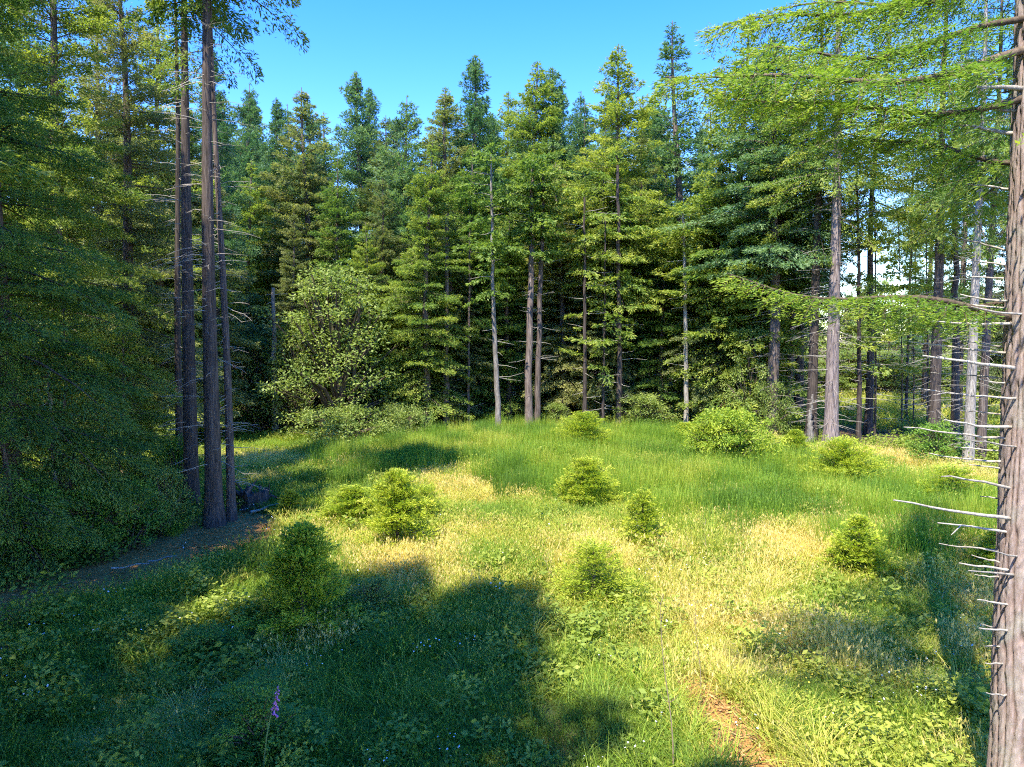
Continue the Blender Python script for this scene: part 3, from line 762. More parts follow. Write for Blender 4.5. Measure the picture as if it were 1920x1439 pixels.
bole('conifer_tree', 'slim grey trunk between the broad conifer and the pale leaning trunk', [(878, 806), (879, 720), (881, 420)], 47.5, .12, .05, M_BARK, seed=7, twigs=10)
bole('dead_tree', 'short bent grey snag left of the big pinkish trunk', [(1514, 850), (1520, 815), (1519, 785), (1524, 740)], 40, .26, .05, M_BARKPALE, seed=8, twigs=8, flare=1.9)
bole('dead_tree', 'grey dead sapling trunk leaning on the dark wood at left', [(102, 832), (95, 760), (85, 660), (80, 640)], 21, .06, .03, M_BARKPALE, seed=9, twigs=4)
for q, (px, yb, yt, r_, lab) in enumerate([(1345, 815, 520, .13, 'dark slim trunk right of the thin pale pole tree'), (1372, 812, 450, .2, 'dark trunk behind the rust coloured bush'), (1412, 815, 480, .18, 'dark trunk between the rust coloured bush and the bent snag'),
        (1440, 818, 520, .14, 'slim dark trunk second right of the rust coloured bush'), (1610, 835, 480, .2, 'shaded trunk right of the big pinkish trunk'), (1640, 832, 560, .1, 'slim stem left of the sunlit gap at right'),
        (1690, 812, 600, .07, 'thin crooked stem left in the sunlit gap'), (1712, 814, 590, .07, 'thin crooked stem in the middle of the sunlit gap'), (1738, 818, 580, .08, 'thin crooked stem right in the sunlit gap'),
        (1790, 850, 420, .3, 'broad dark trunk between the sunlit gap and the pale grey trunk'), (1160, 808, 500, .28, 'dark brown trunk below the treeline dip'), (1095, 804, 560, .22, 'dark trunk in the shade right of the twin grey trunks'),
        (1130, 802, 600, .14, 'slim dark trunk next left of the dark brown trunk')]):
    bole('conifer_tree', lab, [(px, yb), (px + 2, (yb + yt) / 2), (px + random.uniform(-6, 6), yt - 190)], F_PX * 6 / (yb - 639.0) if yb > 815 else 47.0, r_ * .8, r_ * .3, M_BARKDARK, seed=20 + q, twigs=26, leafy=26, group='slim dark trunks at the forest edge')

# ------------------------------------------------------------------ saplings
def make_sapling(seed, H=2.0, R=0.85, n=170, dens=210, dome=0.6, leaf=(0.08, 0.024)):
    rng = np.random.default_rng(seed)
    t = np.sort(rng.random(n) ** 0.9)
    h = (0.04 + 0.94 * t) * H
    az = np.arange(n) * 2.39996 + rng.normal(0, .4, n)
    L = R * (1 - t) ** dome * rng.uniform(.7, 1.15, n) * (0.75 + .5 * vnoise(az, h * 2, seed)) + .12
    pitch = np.radians(8 + 48 * t + rng.normal(0, 8, n))
    base = np.stack([0 * h, 0 * h, h], -1)
    g = Geo()
    nn = np.maximum(14, dens * L ** 1.3).astype(int)
    c, d, s, ll, lw, ti = spray_elements(rng, base, az, pitch, L, nn, leaf[0], leaf[1], rng.uniform(.02, .18, n), width=.36, tw_sp=.1, tipb=.55, btint=rng.normal(0, .08, n), puff=.09, lift_=.3)
    d = norm(d + np.array([0, 0, .35]))
    leaves(g, c, d, s, ll, lw, np.clip(ti + .02, 0, 1), 0, .45)
    cm = g.mesh('foliage', [M_SAP])
    g = Geo(); tube(g, np.array([[0, 0, -.1], [.01, 0, H * .4], [0, .01, H * .97]]), [.03 + .01 * H, .02 + .005 * H, .006], 7)
    for q in range(0, n, 2):
        e_ = base[q] + np.array([math.cos(az[q]) * L[q] * .8, math.sin(az[q]) * L[q] * .8, math.sin(pitch[q]) * L[q] * .7])
        tube(g, [base[q], e_], [.01, .003], 3, cap=False)
    return dict(H=H, R=R, crown=cm, stem=g.mesh('stem', [M_LIMB]))
SAPV = [make_sapling(31, 2.0, .85), make_sapling(32, 2.0, 1.0, dome=.5), make_sapling(33, 2.0, .7, n=110, dome=.75), make_sapling(34, 2.0, 1.25, n=170, dome=.42, dens=150), make_sapling(35, 2.0, .95, n=110, dome=.35, dens=150), make_sapling(36, 2.0, .8, n=170, dome=.9, dens=190)]
def sapling(var, px, yb, yt, wpx, label, name='conifer_sapling'):
    x, y = gnd(px, yb); z = T(x, y)
    H = at(px, yt, y).z - z; V = SAPV[var]
    s = H / V['H'] * 1.12; wd = (wpx / F_PX * y * .5) / (V['R'] * 0.68)
    e = empty(name, (x, y, z), random.uniform(0, 6.28), (wd, wd, s))
    tag(e, label, 'sapling', 'young conifers scattered over the meadow')
    link('stem', V['stem'], e); link('foliage', V['crown'], e)
for a_ in [(0, 745, 1035, 905, 105, 'rounded bright green sapling left of centre beside the tree shadow'), (4, 800, 985, 925, 60, 'small yellowish sapling tucked behind the rounded left sapling'),
           (1, 1100, 950, 876, 90, 'dense yellow tipped sapling at the lower rim of the green reeds'), (2, 1204, 1035, 932, 72, 'pointed cone shaped sapling standing alone on the dry grass'),
           (4, 1112, 1130, 1040, 110, 'loose pale sapling just above the edge of the foreground shade'), (5, 1608, 1080, 982, 105, 'broad yellow tipped sapling on the right of the meadow'),
           (0, 568, 1185, 1015, 135, 'big sapling half in shade at the left with dark underside'), (3, 1578, 915, 842, 105, 'wide flat sapling in front of the big pinkish trunk'),
           (1, 660, 985, 925, 90, 'dark sapling in the tree shadow left of the rounded one'), (3, 1095, 848, 788, 80, 'low sapling at the far rim of the meadow'),
           (1, 1290, 835, 800, 60, 'small bush at the foot of the thin pale pole tree'), (4, 1785, 945, 890, 90, 'shaded sapling left of the foreground trunk'),
           (2, 545, 975, 925, 48, 'dark sapling beside the stump near the bare trunk cluster'), (0, 1490, 868, 815, 46, 'narrow green sapling left of the bent grey snag'),
           (5, 1860, 1075, 1005, 70, 'yellowish sapling half hidden by the foreground trunk')]:
    sapling(*a_)

# ------------------------------------------------------------------ broadleaf thicket, shrubs, ferns
def make_shrub(seed, H=3.0, R=1.6, clumps=60, per=60, leaf=(.11, .055), mat=None, stems=7, fl=0.25):
    rng = np.random.default_rng(seed)
    g = Geo(); gs = Geo()
    cpos = []
    for q in range(clumps):
        th = rng.uniform(0, 6.28); v = rng.random() ** .6; zz = rng.uniform(.12, 1)
        rr = R * math.sqrt(max(0.02, 1 - (max(0, zz - .35) / .68) ** 2)) * v * rng.uniform(.75, 1.15)
        cpos.append((rr * math.cos(th), rr * math.sin(th), zz * H))
    cpos = np.array(cpos)
    idx = np.repeat(np.arange(clumps), per); N = len(idx)
    off = norm(rng.normal(0, 1, (N, 3))) * (rng.random(N) ** .5)[:, None] * np.array([1, 1, .65]) * (fl * R * rng.uniform(.7, 1.3, clumps))[idx][:, None]
    c = cpos[idx] + off
    c[:, 2] = np.maximum(c[:, 2], .03)
    d = norm(off + rng.normal(0, .5, (N, 3)) * fl * R + np.array([0, 0, -.05])); up = norm(rng.normal(0, .55, (N, 3)) + [0, 0, 1.0]); s = norm(np.cross(up, d))
    sc = rng.uniform(.6, 1.3, N)
    leaves(g, c, d, s, leaf[0] * sc, leaf[1] * sc, np.clip(.48 + rng.normal(0, .1, clumps)[idx] + rng.normal(0, .1, N), 0, 1), 0, .5)
    for q in range(stems):
        e_ = cpos[rng.integers(0, clumps)]; b_ = np.array([rng.normal(0, .12 * R), rng.normal(0, .12 * R), -.1])
        md = b_ + (e_ - b_) * .5 + np.array([0, 0, .1 * H])
        tube(gs, [b_, (b_ + md) / 2 + rng.normal(0, .03, 3), md, e_], np.array([.016, .013, .01, .004]) * H, 5)
    for q in range(clumps):
        k = rng.integers(0, clumps)
        tube(gs, [cpos[q], (cpos[q] * .5 + [0, 0, cpos[q][2] * .2])], [.004 * H, .007 * H], 3, cap=False)
    return dict(H=H, R=R, crown=g.mesh('foliage', [mat or M_SHRUB]), stem=gs.mesh('stems', [M_LIMB]))
SHV = {'thicket': make_shrub(41, 9, 3.2, 170, 100, (.17, .08), stems=14, fl=.22), 'mound': make_shrub(42, 2.0, 2.4, 110, 70, (.13, .06), stems=10, fl=.2), 'bush0': make_shrub(43, 3, 1.7, 80, 70, (.13, .06)),
       'bush1': make_shrub(44, 3, 1.5, 70, 70, (.12, .07), M_FERN), 'rust': make_shrub(45, 1.8, .8, 40, 40, (.13, .05), M_DEADLEAF), 'round': make_shrub(46, 2, 1.6, 190, 90, (.10, .04), M_SAP, fl=.17),
       'young': make_shrub(47, 6, 2.0, 90, 80, (.15, .08), fl=.22)}
def shrub(v, x, y, H, W, label, group=None, name='shrub', cat='shrub'):
    V = SHV[v]; e = empty(name, (x, y, T(x, y)), random.uniform(0, 6.28), (W / V['R'] / 2, W / V['R'] / 2, H / V['H']))
    tag(e, label, cat, group); link('stems', V['stem'], e); link('foliage', V['crown'], e)
def shrub_px(v, px, yb, yt, wpx, label, d=None, **k):
    y = d or gnd(px, yb)[1]; x = (px - 960) / F_PX * y
    shrub(v, x, y, at(px, yt, y).z, wpx / F_PX * y, label, **k)
shrub_px('thicket', 630, 815, 515, 270, 'tall yellow green broadleaf thicket in front of the back row', d=44)
shrub_px('thicket', 560, 815, 600, 130, 'smaller broadleaf clump between pale snag and tall thicket', d=43.5)
shrub_px('young', 480, 820, 640, 110, 'shaded broadleaf bush left of the pale snag', d=44.5)
shrub_px('mound', 640, 838, 762, 220, 'low bramble mound at the foot of the broadleaf thicket', d=41)
shrub_px('mound', 745, 825, 762, 120, 'olive bramble mound right of the bright bramble mound', d=43)
shrub_px('round', 1370, 878, 772, 185, 'dense rounded green bush at the right rim of the meadow')
shrub_px('rust', 1368, 812, 758, 40, 'rust coloured dead bush behind the rounded green bush', d=45)
shrub_px('bush0', 1210, 812, 740, 120, 'leafy bush in the gap right of the dark brown trunk', d=47)
shrub_px('bush0', 1040, 808, 755, 80, 'small leafy bush right of the twin grey trunks', d=48)
shrub_px('bush0', 1445, 835, 720, 90, 'leafy bush below the bright low boughs at right', d=43)
shrub_px('young', 1410, 820, 620, 100, 'young broadleaf tree among the slim dark trunks', d=44)
shrub_px('bush1', 1765, 865, 790, 110, 'dark bush at the foot of the dark trunk right of the sunlit gap', d=34)
shrub_px('bush1', 470, 1425, 1285, 190, 'leafy green shrub around the foot of the foxglove stalk')
shrub_px('bush1', 375, 1235, 1165, 130, 'low leafy shrub in the shade below the dirt track')
shrub_px('bush0', 690, 1150, 1085, 110, 'low leafy shrub at the shade edge right of the big left sapling')
GU = 'shaded bushes under the left conifers'
for px, yb, yt, w, v, lab in [(40, 1080, 900, 160, 'bush1', 'big dark green bush at the left edge under the nearest conifer'), (150, 1045, 910, 150, 'bush1', 'dark bush behind the dirt track second from the left edge'),
        (240, 1025, 900, 130, 'bush1', 'dark bush behind the dirt track third from the left edge'), (300, 1005, 890, 100, 'bush0', 'dark bush close left of the bare trunk cluster'),
        
        (330, 960, 820, 110, 'bush1', 'small bush behind the bare trunk cluster')]:
    shrub_px(v, px, yb, yt, w, lab, group=GU)
# sunlit ground and low wood beyond the gap on the right
rng = np.random.default_rng(12)
for q in range(30):
    px = 1430 + 560 * (q % 15 + rng.random()) / 15; d = rng.uniform(70, 84) if q < 15 else rng.uniform(88, 108)
    x = (px - 960) / F_PX * d
    v = ['bush0', 'young', 'thicket'][int(rng.integers(0, 3))]
    shrub(v, x, d, rng.uniform(2.5, 5.0) if q < 15 else rng.uniform(11.0, 14.5), rng.uniform(7, 10), 'low sunlit broadleaf tree far beyond the gap on the right', 'low trees beyond the gap')
# ferns
def make_fern(seed, n=9, L=.8):
    rng = np.random.default_rng(seed); out = []
    for q in range(n):
        a_ = q / n * 6.28 + rng.normal(0, .25); ln = L * rng.uniform(.75, 1.1)
        u = np.linspace(0, 1, 9)
        x = ln * u * .8; z = ln * (1.05 * u - .85 * u ** 2.2)
        C = np.stack([x * math.cos(a_), x * math.sin(a_), z], -1)
        g = Geo(); tube(g, C, np.linspace(.008, .002, 9), 3, .4, 0, False)
        k = 26; uu = np.linspace(.12, 1, k); cc = np.stack([np.interp(uu, u, C[:, w]) for w in range(3)], -1)
        dd = norm(np.gradient(cc, axis=0)); sv = norm(np.cross(dd, [0, 0, 1.0]))
        for s_ in (-1, 1):
            dv = norm(sv * s_ + dd * .45 + rng.normal(0, .08, (k, 3)) - [0, 0, .15])
            leaves(g, cc, dv, norm(np.cross(np.cross(dv, dd), dv)), .26 * ln * np.sin(np.clip(uu * 1.1 + .12, 0, 1) * np.pi) ** .7 + .02, .022 * ln + .004, np.clip(.5 + rng.normal(0, .1, k), 0, 1), 0, .35)
        out.append(g.mesh('frond', [M_FERN]))
    return out
FERNS = [make_fern(51), make_fern(52, 11, .9)]
def fern(x, y, s, label, group):
    e = empty('fern', (x, y, T(x, y)), random.uniform(0, 6.28), s); tag(e, label, 'fern', group)
    for f in random.choice(FERNS): link('frond', f, e)
GF = 'ferns at the edge of the clearing'
for px, py, s, lab in [(1652, 868, 1.2, 'bright fern left of the bare soil patch at right'), (1700, 862, 1.1, 'bright fern above the bare soil patch at right'), (1738, 868, 1.2, 'bright fern right of the bare soil patch'),
        (700, 1215, 1.0, 'shaded fern right of the big left sapling'), (380, 1215, 1.1, 'bluish fern in the shade below the dirt track'), (560, 1260, 1.0, 'bluish fern in the shade below the big left sapling'),
        (470, 1330, 1.2, 'leafy fern left of the foxglove stalk'), (455, 1420, 1.2, 'leafy fern at the bottom edge below the foxglove'), (560, 1400, 1.1, 'leafy fern at the bottom edge right of the foxglove'),
        (255, 1020, 1.1, 'small fern behind the dirt track near the trunk cluster'), (90, 1060, 1.2, 'small fern behind the dirt track at the left edge'), (170, 1150, .8, 'small fern growing in front of the dirt track')]:
    x, y = gnd(px, py); fern(x, y, s, lab, GF)

# ------------------------------------------------------------------ stump, sticks, foxglove, stalks
rng = np.random.default_rng(61)
x, y = gnd(478, 958); st = empty('stump', (x, y, T(x, y)), 0.3, 1.0); tag(st, 'dark torn stump with splintered shard right of the bare trunk cluster', 'stump')
th = np.linspace(0, 2 * np.pi, 22, endpoint=False); zs = np.linspace(-.1, .26, 9)
TH, ZZ = np.meshgrid(th, zs)
R_ = (.36 + .22 * np.exp(-ZZ * 5)) * (.75 + .5 * fbm(np.cos(TH) * 2 + 5, np.sin(TH) * 2 + ZZ * 2 + 5, 3)); top = (zs == zs[-1])[:, None] * (fbm(np.cos(TH) * 3 + 9, np.sin(TH) * 3 + 9, 8) * .7)
v = np.stack([R_ * np.cos(TH), R_ * np.sin(TH), ZZ + top], -1).reshape(-1, 3); s = 22
ii = np.arange(8)[:, None] * s; jj = np.arange(s)[None, :]; kk = (jj + 1) % s
g = Geo(); g.add(v, np.stack([ii + jj, ii + kk, ii + s + kk, ii + s + jj], -1).reshape(-1, 4))
g.add(np.concatenate([v[-s:], [[0, 0, .4]]]), np.stack([np.arange(s), (np.arange(s) + 1) % s, np.full(s, s)], -1))
link('stump_body', g.mesh('stump_body', [M_BARKDARK]), st)
for q in range(17):
    a_ = rng.uniform(0, 6.28); ln = rng.uniform(.3, .95)
    g = Geo(); p0 = np.array([.2 * math.cos(a_), .2 * math.sin(a_), .15]); p1 = p0 + [ln * math.cos(a_), ln * math.sin(a_), rng.uniform(-.2, .75)]
    tube(g, [p0, (p0 + p1) / 2 + rng.normal(0, .1, 3), p1], [.08, .05, .012], 6); link('root', g.mesh('root', [M_BARKDARK]), st)
g = Geo(); tube(g, [[-.35, 0, .3], [-.15, 0, .7], [.12, .05, 1.02]], [.09, .07, .01], 5)
link('splinter', g.mesh('splinter', [M_BARK]), st)['label'] = 'pointed reddish brown splinter'
for q, (px, py, ln, a_, r_, lab) in enumerate([(497, 968, 1.1, .9, .05, 'short pale stick lying in the shade below the stump'), (245, 1078, .9, .15, .03, 'pale stick lying along the dirt track'), (305, 1062, .7, .3, .025, 'second pale stick lying on the dirt track near the trunks'),
        (425, 878, .8, 2.0, .03, 'reddish twig leaning beside the thin bare trunk'), (1390, 1168, .7, .2, .05, 'pale weathered stick lying in the dry grass')]):
    x, y = gnd(px, py); g = Geo()
    u = np.linspace(-.5, .5, 7); pts = np.stack([u * ln * math.cos(a_), u * ln * math.sin(a_), .1 + .12 * (u + .5) + .02 * np.sin(u * 9)], -1)
    tube(g, pts, np.linspace(r_, r_ * .5, 7), 7); o = link('stick', g.mesh('stick', [M_DEADWOOD]), None, (x, y, T(x, y))); tag(o, lab, 'stick')
M_PINK = plain_mat('foxglove_petals', (.5, .16, .38)); M_STALK = plain_mat('green_stalk', (.15, .22, .07)); M_DRYSTALK = plain_mat('dry_stalk', (.22, .17, .1))
x, y = gnd(492, 1475); fx = empty('foxglove', (x, y, T(x, y))); tag(fx, 'leaning foxglove stalk with a pink tip in the shaded foreground', 'flower')
tip = np.array(at(522, 1284, y)) - np.array(fx.location); base_ = np.zeros(3)
u = np.linspace(0, 1, 10)[:, None]; C = base_ + (tip - base_) * u; C[:, 0] += .05 * np.sin(u[:, 0] * 3.1) * -1
g = Geo(); tube(g, C, np.linspace(.014, .006, 10), 6); link('stalk', g.mesh('stalk', [M_STALK]), fx)
g0 = Geo(); tube(g0, [[0, 0, 0], [.02, 0, -.006], [.045, 0, -.02], [.06, 0, -.03]], [.006, .013, .016, .021], 7, cap=False); bell = g0.mesh('flower_bell', [M_PINK])
for q in range(16):
    f = .72 + .27 * q / 15; p0 = tip * f; b_ = link('flower_bell', bell, fx, tuple(p0)); b_.rotation_euler = (0, .3, q * 2.4); sc = 1.05 - .55 * q / 15; b_.scale = (sc, sc, sc)
for q, (pb, pt, r_, lab) in enumerate([((1262, 1475), (1240, 1132), .011, 'tall thin bare stalk rising at the edge of the foreground shade'), ((1312, 1330), (1306, 1130), .008, 'thin dry stalk in the sunlit grass right of the tall bare stalk'),
        ((1322, 1060), (1324, 975), .008, 'thin dark stalk among the reeds right of the pointed sapling'), ((1030, 1105), (1026, 1040), .007, 'short dark stalk at the top edge of the foreground shade')]):
    x, y = gnd(*pb); tp = np.array(at(pt[0], pt[1], y)) - np.array([x, y, T(x, y)])
    u = np.linspace(0, 1, 10)[:, None]; C = tp * u; C[:, 0] += .03 * np.sin(u[:, 0] * 6); C[0, 2] = -.05
    e = empty('plant_stalk', (x, y, T(x, y))); tag(e, lab, 'stalk')
    g = Geo(); tube(g, C, np.linspace(r_, r_ * .4, 10), 6); link('stem', g.mesh('stem', [M_DRYSTALK]), e)
    for w in range(7):
        k = rng.integers(4, 10); a_ = rng.uniform(0, 6.28); p1 = C[k] + [math.cos(a_) * .12, math.sin(a_) * .12, .12]
        g = Geo(); tube(g, [C[k], (C[k] + p1) / 2 - [0, 0, .02], p1], [r_ * .5, r_ * .4, r_ * .2], 4); link('twig', g.mesh('twig', [M_DRYSTALK]), e)

# ------------------------------------------------------------------ grass and undergrowth (uncountable): instanced tufts
def blade_tuft(name, seed, n, h, spread, wid, curve, mat, tint=(0.0, .5), up=1.0, seg=3, head=0.0):
    rng = np.random.default_rng(seed); g = Geo()
    a_ = rng.uniform(0, 6.28, n); r_ = spread * np.sqrt(rng.random(n)); hh = h * rng.uniform(.5, 1.1, n)
    b = np.stack([r_ * np.cos(a_), r_ * np.sin(a_), np.full(n, -.06)], -1)
    az = a_ + rng.normal(0, 1.0, n); cv = curve * rng.uniform(.3, 1.3, n) * hh
    sd = np.stack([-np.sin(az), np.cos(az), 0 * az], -1)
    sd = norm(sd + rng.normal(0, .3, (n, 3)))
    rows = []
    for k in range(seg + 1):
        u = k / seg
        c = b + np.stack([np.cos(az) * cv * u ** 2, np.sin(az) * cv * u ** 2, hh * u * (1 - .25 * curve * u)], -1)
        w = wid * (1 - u ** 1.6) * .5 + (.0008)
        rows += [c - sd * w, c + sd * w]
    V = np.stack(rows, 1)
    F = []
    for k in range(seg): F.append(np.array([2 * k, 2 * k + 1, 2 * k + 3, 2 * k + 2]))
    F = np.stack(F)[None] + (np.arange(n) * (2 * seg + 2))[:, None, None]
    ti = rng.uniform(tint[0], tint[1], n)
    g.add(V.reshape(-1, 3), F.reshape(-1, 4), np.repeat(ti, 2 * seg + 2))
    if head:
        m_ = n // 2; top = V[:m_, -1]
        for q in range(3):
            d = norm(rng.normal(0, .35, (m_, 3)) + [0, 0, 1.0]); s = norm(np.cross(d, rng.normal(0, 1, (m_, 3))))
            leaves(g, top - d * head * .7, d, s, head, head * .22, np.clip(ti[:m_] + .35, 0, 1.2))
    me = g.mesh(name, [mat]); return bpy.data.objects.new(name, me)
def leafy_tuft(name, seed, n, h, spread, leaf, mat):
    rng = np.random.default_rng(seed); g = Geo()
    a_ = rng.uniform(0, 6.28, n); r_ = spread * np.sqrt(rng.random(n))
    c = np.stack([r_ * np.cos(a_), r_ * np.sin(a_), h * rng.random(n) * (1 - .5 * r_ / spread)], -1)
    d = norm(rng.normal(0, 1, (n, 3)) * [1, 1, .35] + [0, 0, .15]); up = norm(rng.normal(0, .5, (n, 3)) + [0, 0, 1.]); s = norm(np.cross(up, d)); sc = rng.uniform(.6, 1.3, n)
    leaves(g, c, d, s, leaf * sc, leaf * .55 * sc, rng.uniform(0, .6, n)); me = g.mesh(name, [mat]); return bpy.data.objects.new(name, me)
def flower_tuft(name, seed, n, h, spread, size, col, stalk):
    rng = np.random.default_rng(seed); g = Geo()
    for q in range(n):
        a_ = rng.uniform(0, 6.28); r_ = spread * math.sqrt(rng.random()); p0 = np.array([r_ * math.cos(a_), r_ * math.sin(a_), 0]); p1 = p0 + [rng.normal(0, .05), rng.normal(0, .05), h * rng.uniform(.7, 1.2)]
        tube(g, [p0, p1], [.003, .002], 3, .3, 1, False)
        k = 8; t_ = np.arange(k) / k * 6.283; tilt = rng.normal(0, .3, 2)
        ring = np.stack([np.cos(t_) * size, np.sin(t_) * size, np.cos(t_) * size * tilt[0] + np.sin(t_) * size * tilt[1]], -1) * (np.where(np.arange(k) % 2, .8, 1.1))[:, None] + p1
        g.add(np.concatenate([ring, [p1 + [0, 0, size * .25]]]), np.stack([np.arange(k), (np.arange(k) + 1) % k, np.full(k, k)], -1), .5, 0)
    me = g.mesh(name, [col, stalk]); return bpy.data.objects.new(name, me)

def scatter(name, templates, P, scale, tint, label, seed, tilt=.03):
    rng = np.random.default_rng(seed); n_ = len(P)
    me = bpy.data.meshes.new(name + '_points'); me.vertices.add(n_)
    me.vertices.foreach_set('co', P.astype(np.float32).ravel())
    def att(nm, ty, arr, key='value'):
        a = me.attributes.new(nm, ty, 'POINT'); a.data.foreach_set(key, np.asarray(arr).ravel())
    att('itint', 'FLOAT', tint.astype(np.float32)); att('iscale', 'FLOAT', scale.astype(np.float32))
    att('ivar', 'INT', rng.integers(0, len(templates), n_).astype(np.int32))
    att('irot', 'FLOAT_VECTOR', np.stack([rng.normal(0, tilt, n_), rng.normal(0, tilt, n_), rng.uniform(0, 6.28, n_)], -1).astype(np.float32), 'vector')
    o = link(name, me, kind='stuff'); o['label'] = label; o['category'] = name.replace('_', ' ').split()[-1]
    c = bpy.data.collections.new(name + '_templates')
    for t_ in templates: c.objects.link(t_)
    ng = bpy.data.node_groups.new(name + '_scatter', 'GeometryNodeTree')
    ng.interface.new_socket('Geometry', in_out='INPUT', socket_type='NodeSocketGeometry'); ng.interface.new_socket('Geometry', in_out='OUTPUT', socket_type='NodeSocketGeometry')
    N = ng.nodes; L = ng.links
    gi = N.new('NodeGroupInput'); go = N.new('NodeGroupOutput'); ci = N.new('GeometryNodeCollectionInfo')
    ci.inputs['Collection'].default_value = c; ci.inputs['Separate Children'].default_value = True; ci.inputs['Reset Children'].default_value = True
    ip = N.new('GeometryNodeInstanceOnPoints'); ip.inputs['Pick Instance'].default_value = True
    def na(nm, ty):
        q = N.new('GeometryNodeInputNamedAttribute'); q.data_type = ty; q.inputs['Name'].default_value = nm; return [s for s in q.outputs if s.enabled][0]
    L.new(gi.outputs[0], ip.inputs['Points']); L.new(ci.outputs[0], ip.inputs['Instance'])
    L.new(na('ivar', 'INT'), ip.inputs['Instance Index']); L.new(na('iscale', 'FLOAT'), ip.inputs['Scale'])
    er = N.new('FunctionNodeEulerToRotation'); L.new(na('irot', 'FLOAT_VECTOR'), er.inputs[0]); L.new(er.outputs[0], ip.inputs['Rotation'])
    L.new(ip.outputs[0], go.inputs[0])
    md = o.modifiers.new('scatter', 'NODES'); md.node_group = ng
    return o
def sample(seed, n, y0, y1, pad=2.0, power=1.0):
    """points over the view's footprint, denser towards the camera"""
    rng = np.random.default_rng(seed)
    u = rng.random(n) ** power; y = y0 + (y1 - y0) * u
    x = rng.uniform(-1, 1, n) * (y * .76 + pad)
    return x, y, rng
def lift(x, y): return np.stack([x, y, terrain(x, y)], -1)

# meadow grass of mixed colour
x, y, rng = sample(201, 5200, 6.5, 52, power=0.95)
FAR_SOIL = (pl_dist(x, y, PATH) > 1.9) & (pl_dist(x, y, TRAIL) > .75)
k = clear_mask(x, y) & FAR_SOIL & (rng.random(len(x)) > soil_mask(x, y) * 1.15) & ~(reed_mask(x, y) & (rng.random(len(x)) < .6))
x, y = x[k], y[k]
dry = fbm(x / 2.6 + 7, y / 2.6 + 7, 55, 4)
wx = x + (fbm(x / 2, y / 2, 65) - .5) * 5; wy = y + (fbm(x / 2, y / 2, 66) - .5) * 7
zone = smooth(13.0, 18, wy) * (1 - smooth(28, 38, wy)) * smooth(-7, -3.0, wx)            # the dry middle of the meadow
zone = np.maximum(zone, smooth(1.0, 4.0, wx) * .95)
zone = np.maximum(zone, smooth(29, 32, wy) * (1 - smooth(36, 39, wy)) * (1 - smooth(-9, -5, wx)) * 1.1)
ti = np.clip(.22 + .31 * zone + (dry - .5) * 2.2 + np.random.default_rng(3).normal(0, .1, len(x)), .04, .9)
grass_t = [blade_tuft('grass_tuft_a', 1, 560, .42, .72, .015, .55, M_GRASS, (-.3, .6)), blade_tuft('grass_tuft_b', 2, 520, .5, .75, .013, .7, M_GRASS, (-.3, .6), head=.07), blade_tuft('grass_tuft_c', 3, 560, .34, .7, .017, .6, M_GRASS, (-.3, .6))]
sc = np.random.default_rng(4).uniform(.6, 1.45, len(x)) * (.55 + .55 * smooth(12, 19, y))
scatter('meadow_grass', grass_t, lift(x, y), sc, ti, 'mixed green and yellow meadow grass over the clearing', 5)
# small single tufts near the camera, round the bare soil and on the sunlit ground beyond the gap
x, y, rng = sample(205, 9000, 6.5, 22)
k = clear_mask(x, y) & (soil_mask(x, y) < .25 + .55 * rng.random(len(x)) ** 3) & ((rng.random(len(x)) < .22) | (pl_dist(x, y, PATH) < 2.6) | (pl_dist(x, y, TRAIL) < 1.1)); x, y = x[k], y[k]
x2 = rng.uniform(21, 80, 2500); y2 = rng.uniform(46, 100, 2500); k2 = in_poly(x2, y2, GAPMEAD); x2, y2 = x2[k2], y2[k2]
tt = np.concatenate([np.clip(.3 + .3 * smooth(1, 4, x) + (fbm(x / 2.6 + 7, y / 2.6 + 7, 55, 4) - .5) * 1.2 + rng.normal(0, .12, len(x)), .05, .95), np.clip(rng.normal(.45, .1, len(x2)), .2, .8)])
ss = np.concatenate([rng.uniform(.6, 1.5, len(x)), rng.uniform(2.5, 4, len(x2))])
scatter('grass_tufts', [blade_tuft('small_tuft_a', 4, 44, .4, .16, .011, .8, M_GRASS, (-.3, .6)), blade_tuft('small_tuft_b', 5, 36, .5, .14, .010, .9, M_GRASS, (-.3, .6), head=.06)], lift(np.concatenate([x, x2]), np.concatenate([y, y2])), ss, tt, 'loose grass tufts round the bare soil', 15, tilt=.12)
# tall straw with seed heads
x, y, rng = sample(211, 2400, 8, 45)
wx = x + (fbm(x / 2, y / 2, 65) - .5) * 5; wy = y + (fbm(x / 2, y / 2, 66) - .5) * 7
zone = smooth(13, 18, wy) * (1 - smooth(28, 38, wy)) * smooth(-7, -3.5, wx)
zone = np.maximum(zone, smooth(1.5, 5, wx) * smooth(8, 12, wy) * .7)
zone = np.maximum(zone, smooth(29, 32, wy) * (1 - smooth(36, 38, wy)) * (1 - smooth(-9, -5, wx)))
den = zone * smooth(.45, .66, fbm(x / 2.6 + 7, y / 2.6 + 7, 55, 4))
k = clear_mask(x, y) & (rng.random(len(x)) < den) & ~(reed_mask(x, y) & (rng.random(len(x)) < .9))
x, y = x[k], y[k]
dry_t = [blade_tuft('straw_tuft_a', 11, 190, .72, .6, .006, .35, M_GRASS, (-.2, .5), head=.1), blade_tuft('straw_tuft_b', 12, 170, .62, .62, .006, .45, M_GRASS, (-.2, .5), head=.09)]
scatter('dry_grass', dry_t, lift(x, y), np.random.default_rng(6).uniform(.7, 1.2, len(x)), np.clip(np.random.default_rng(7).normal(.8, .1, len(x)), .5, 1), 'dry straw coloured grass with seed heads in the sunlit meadow', 6)
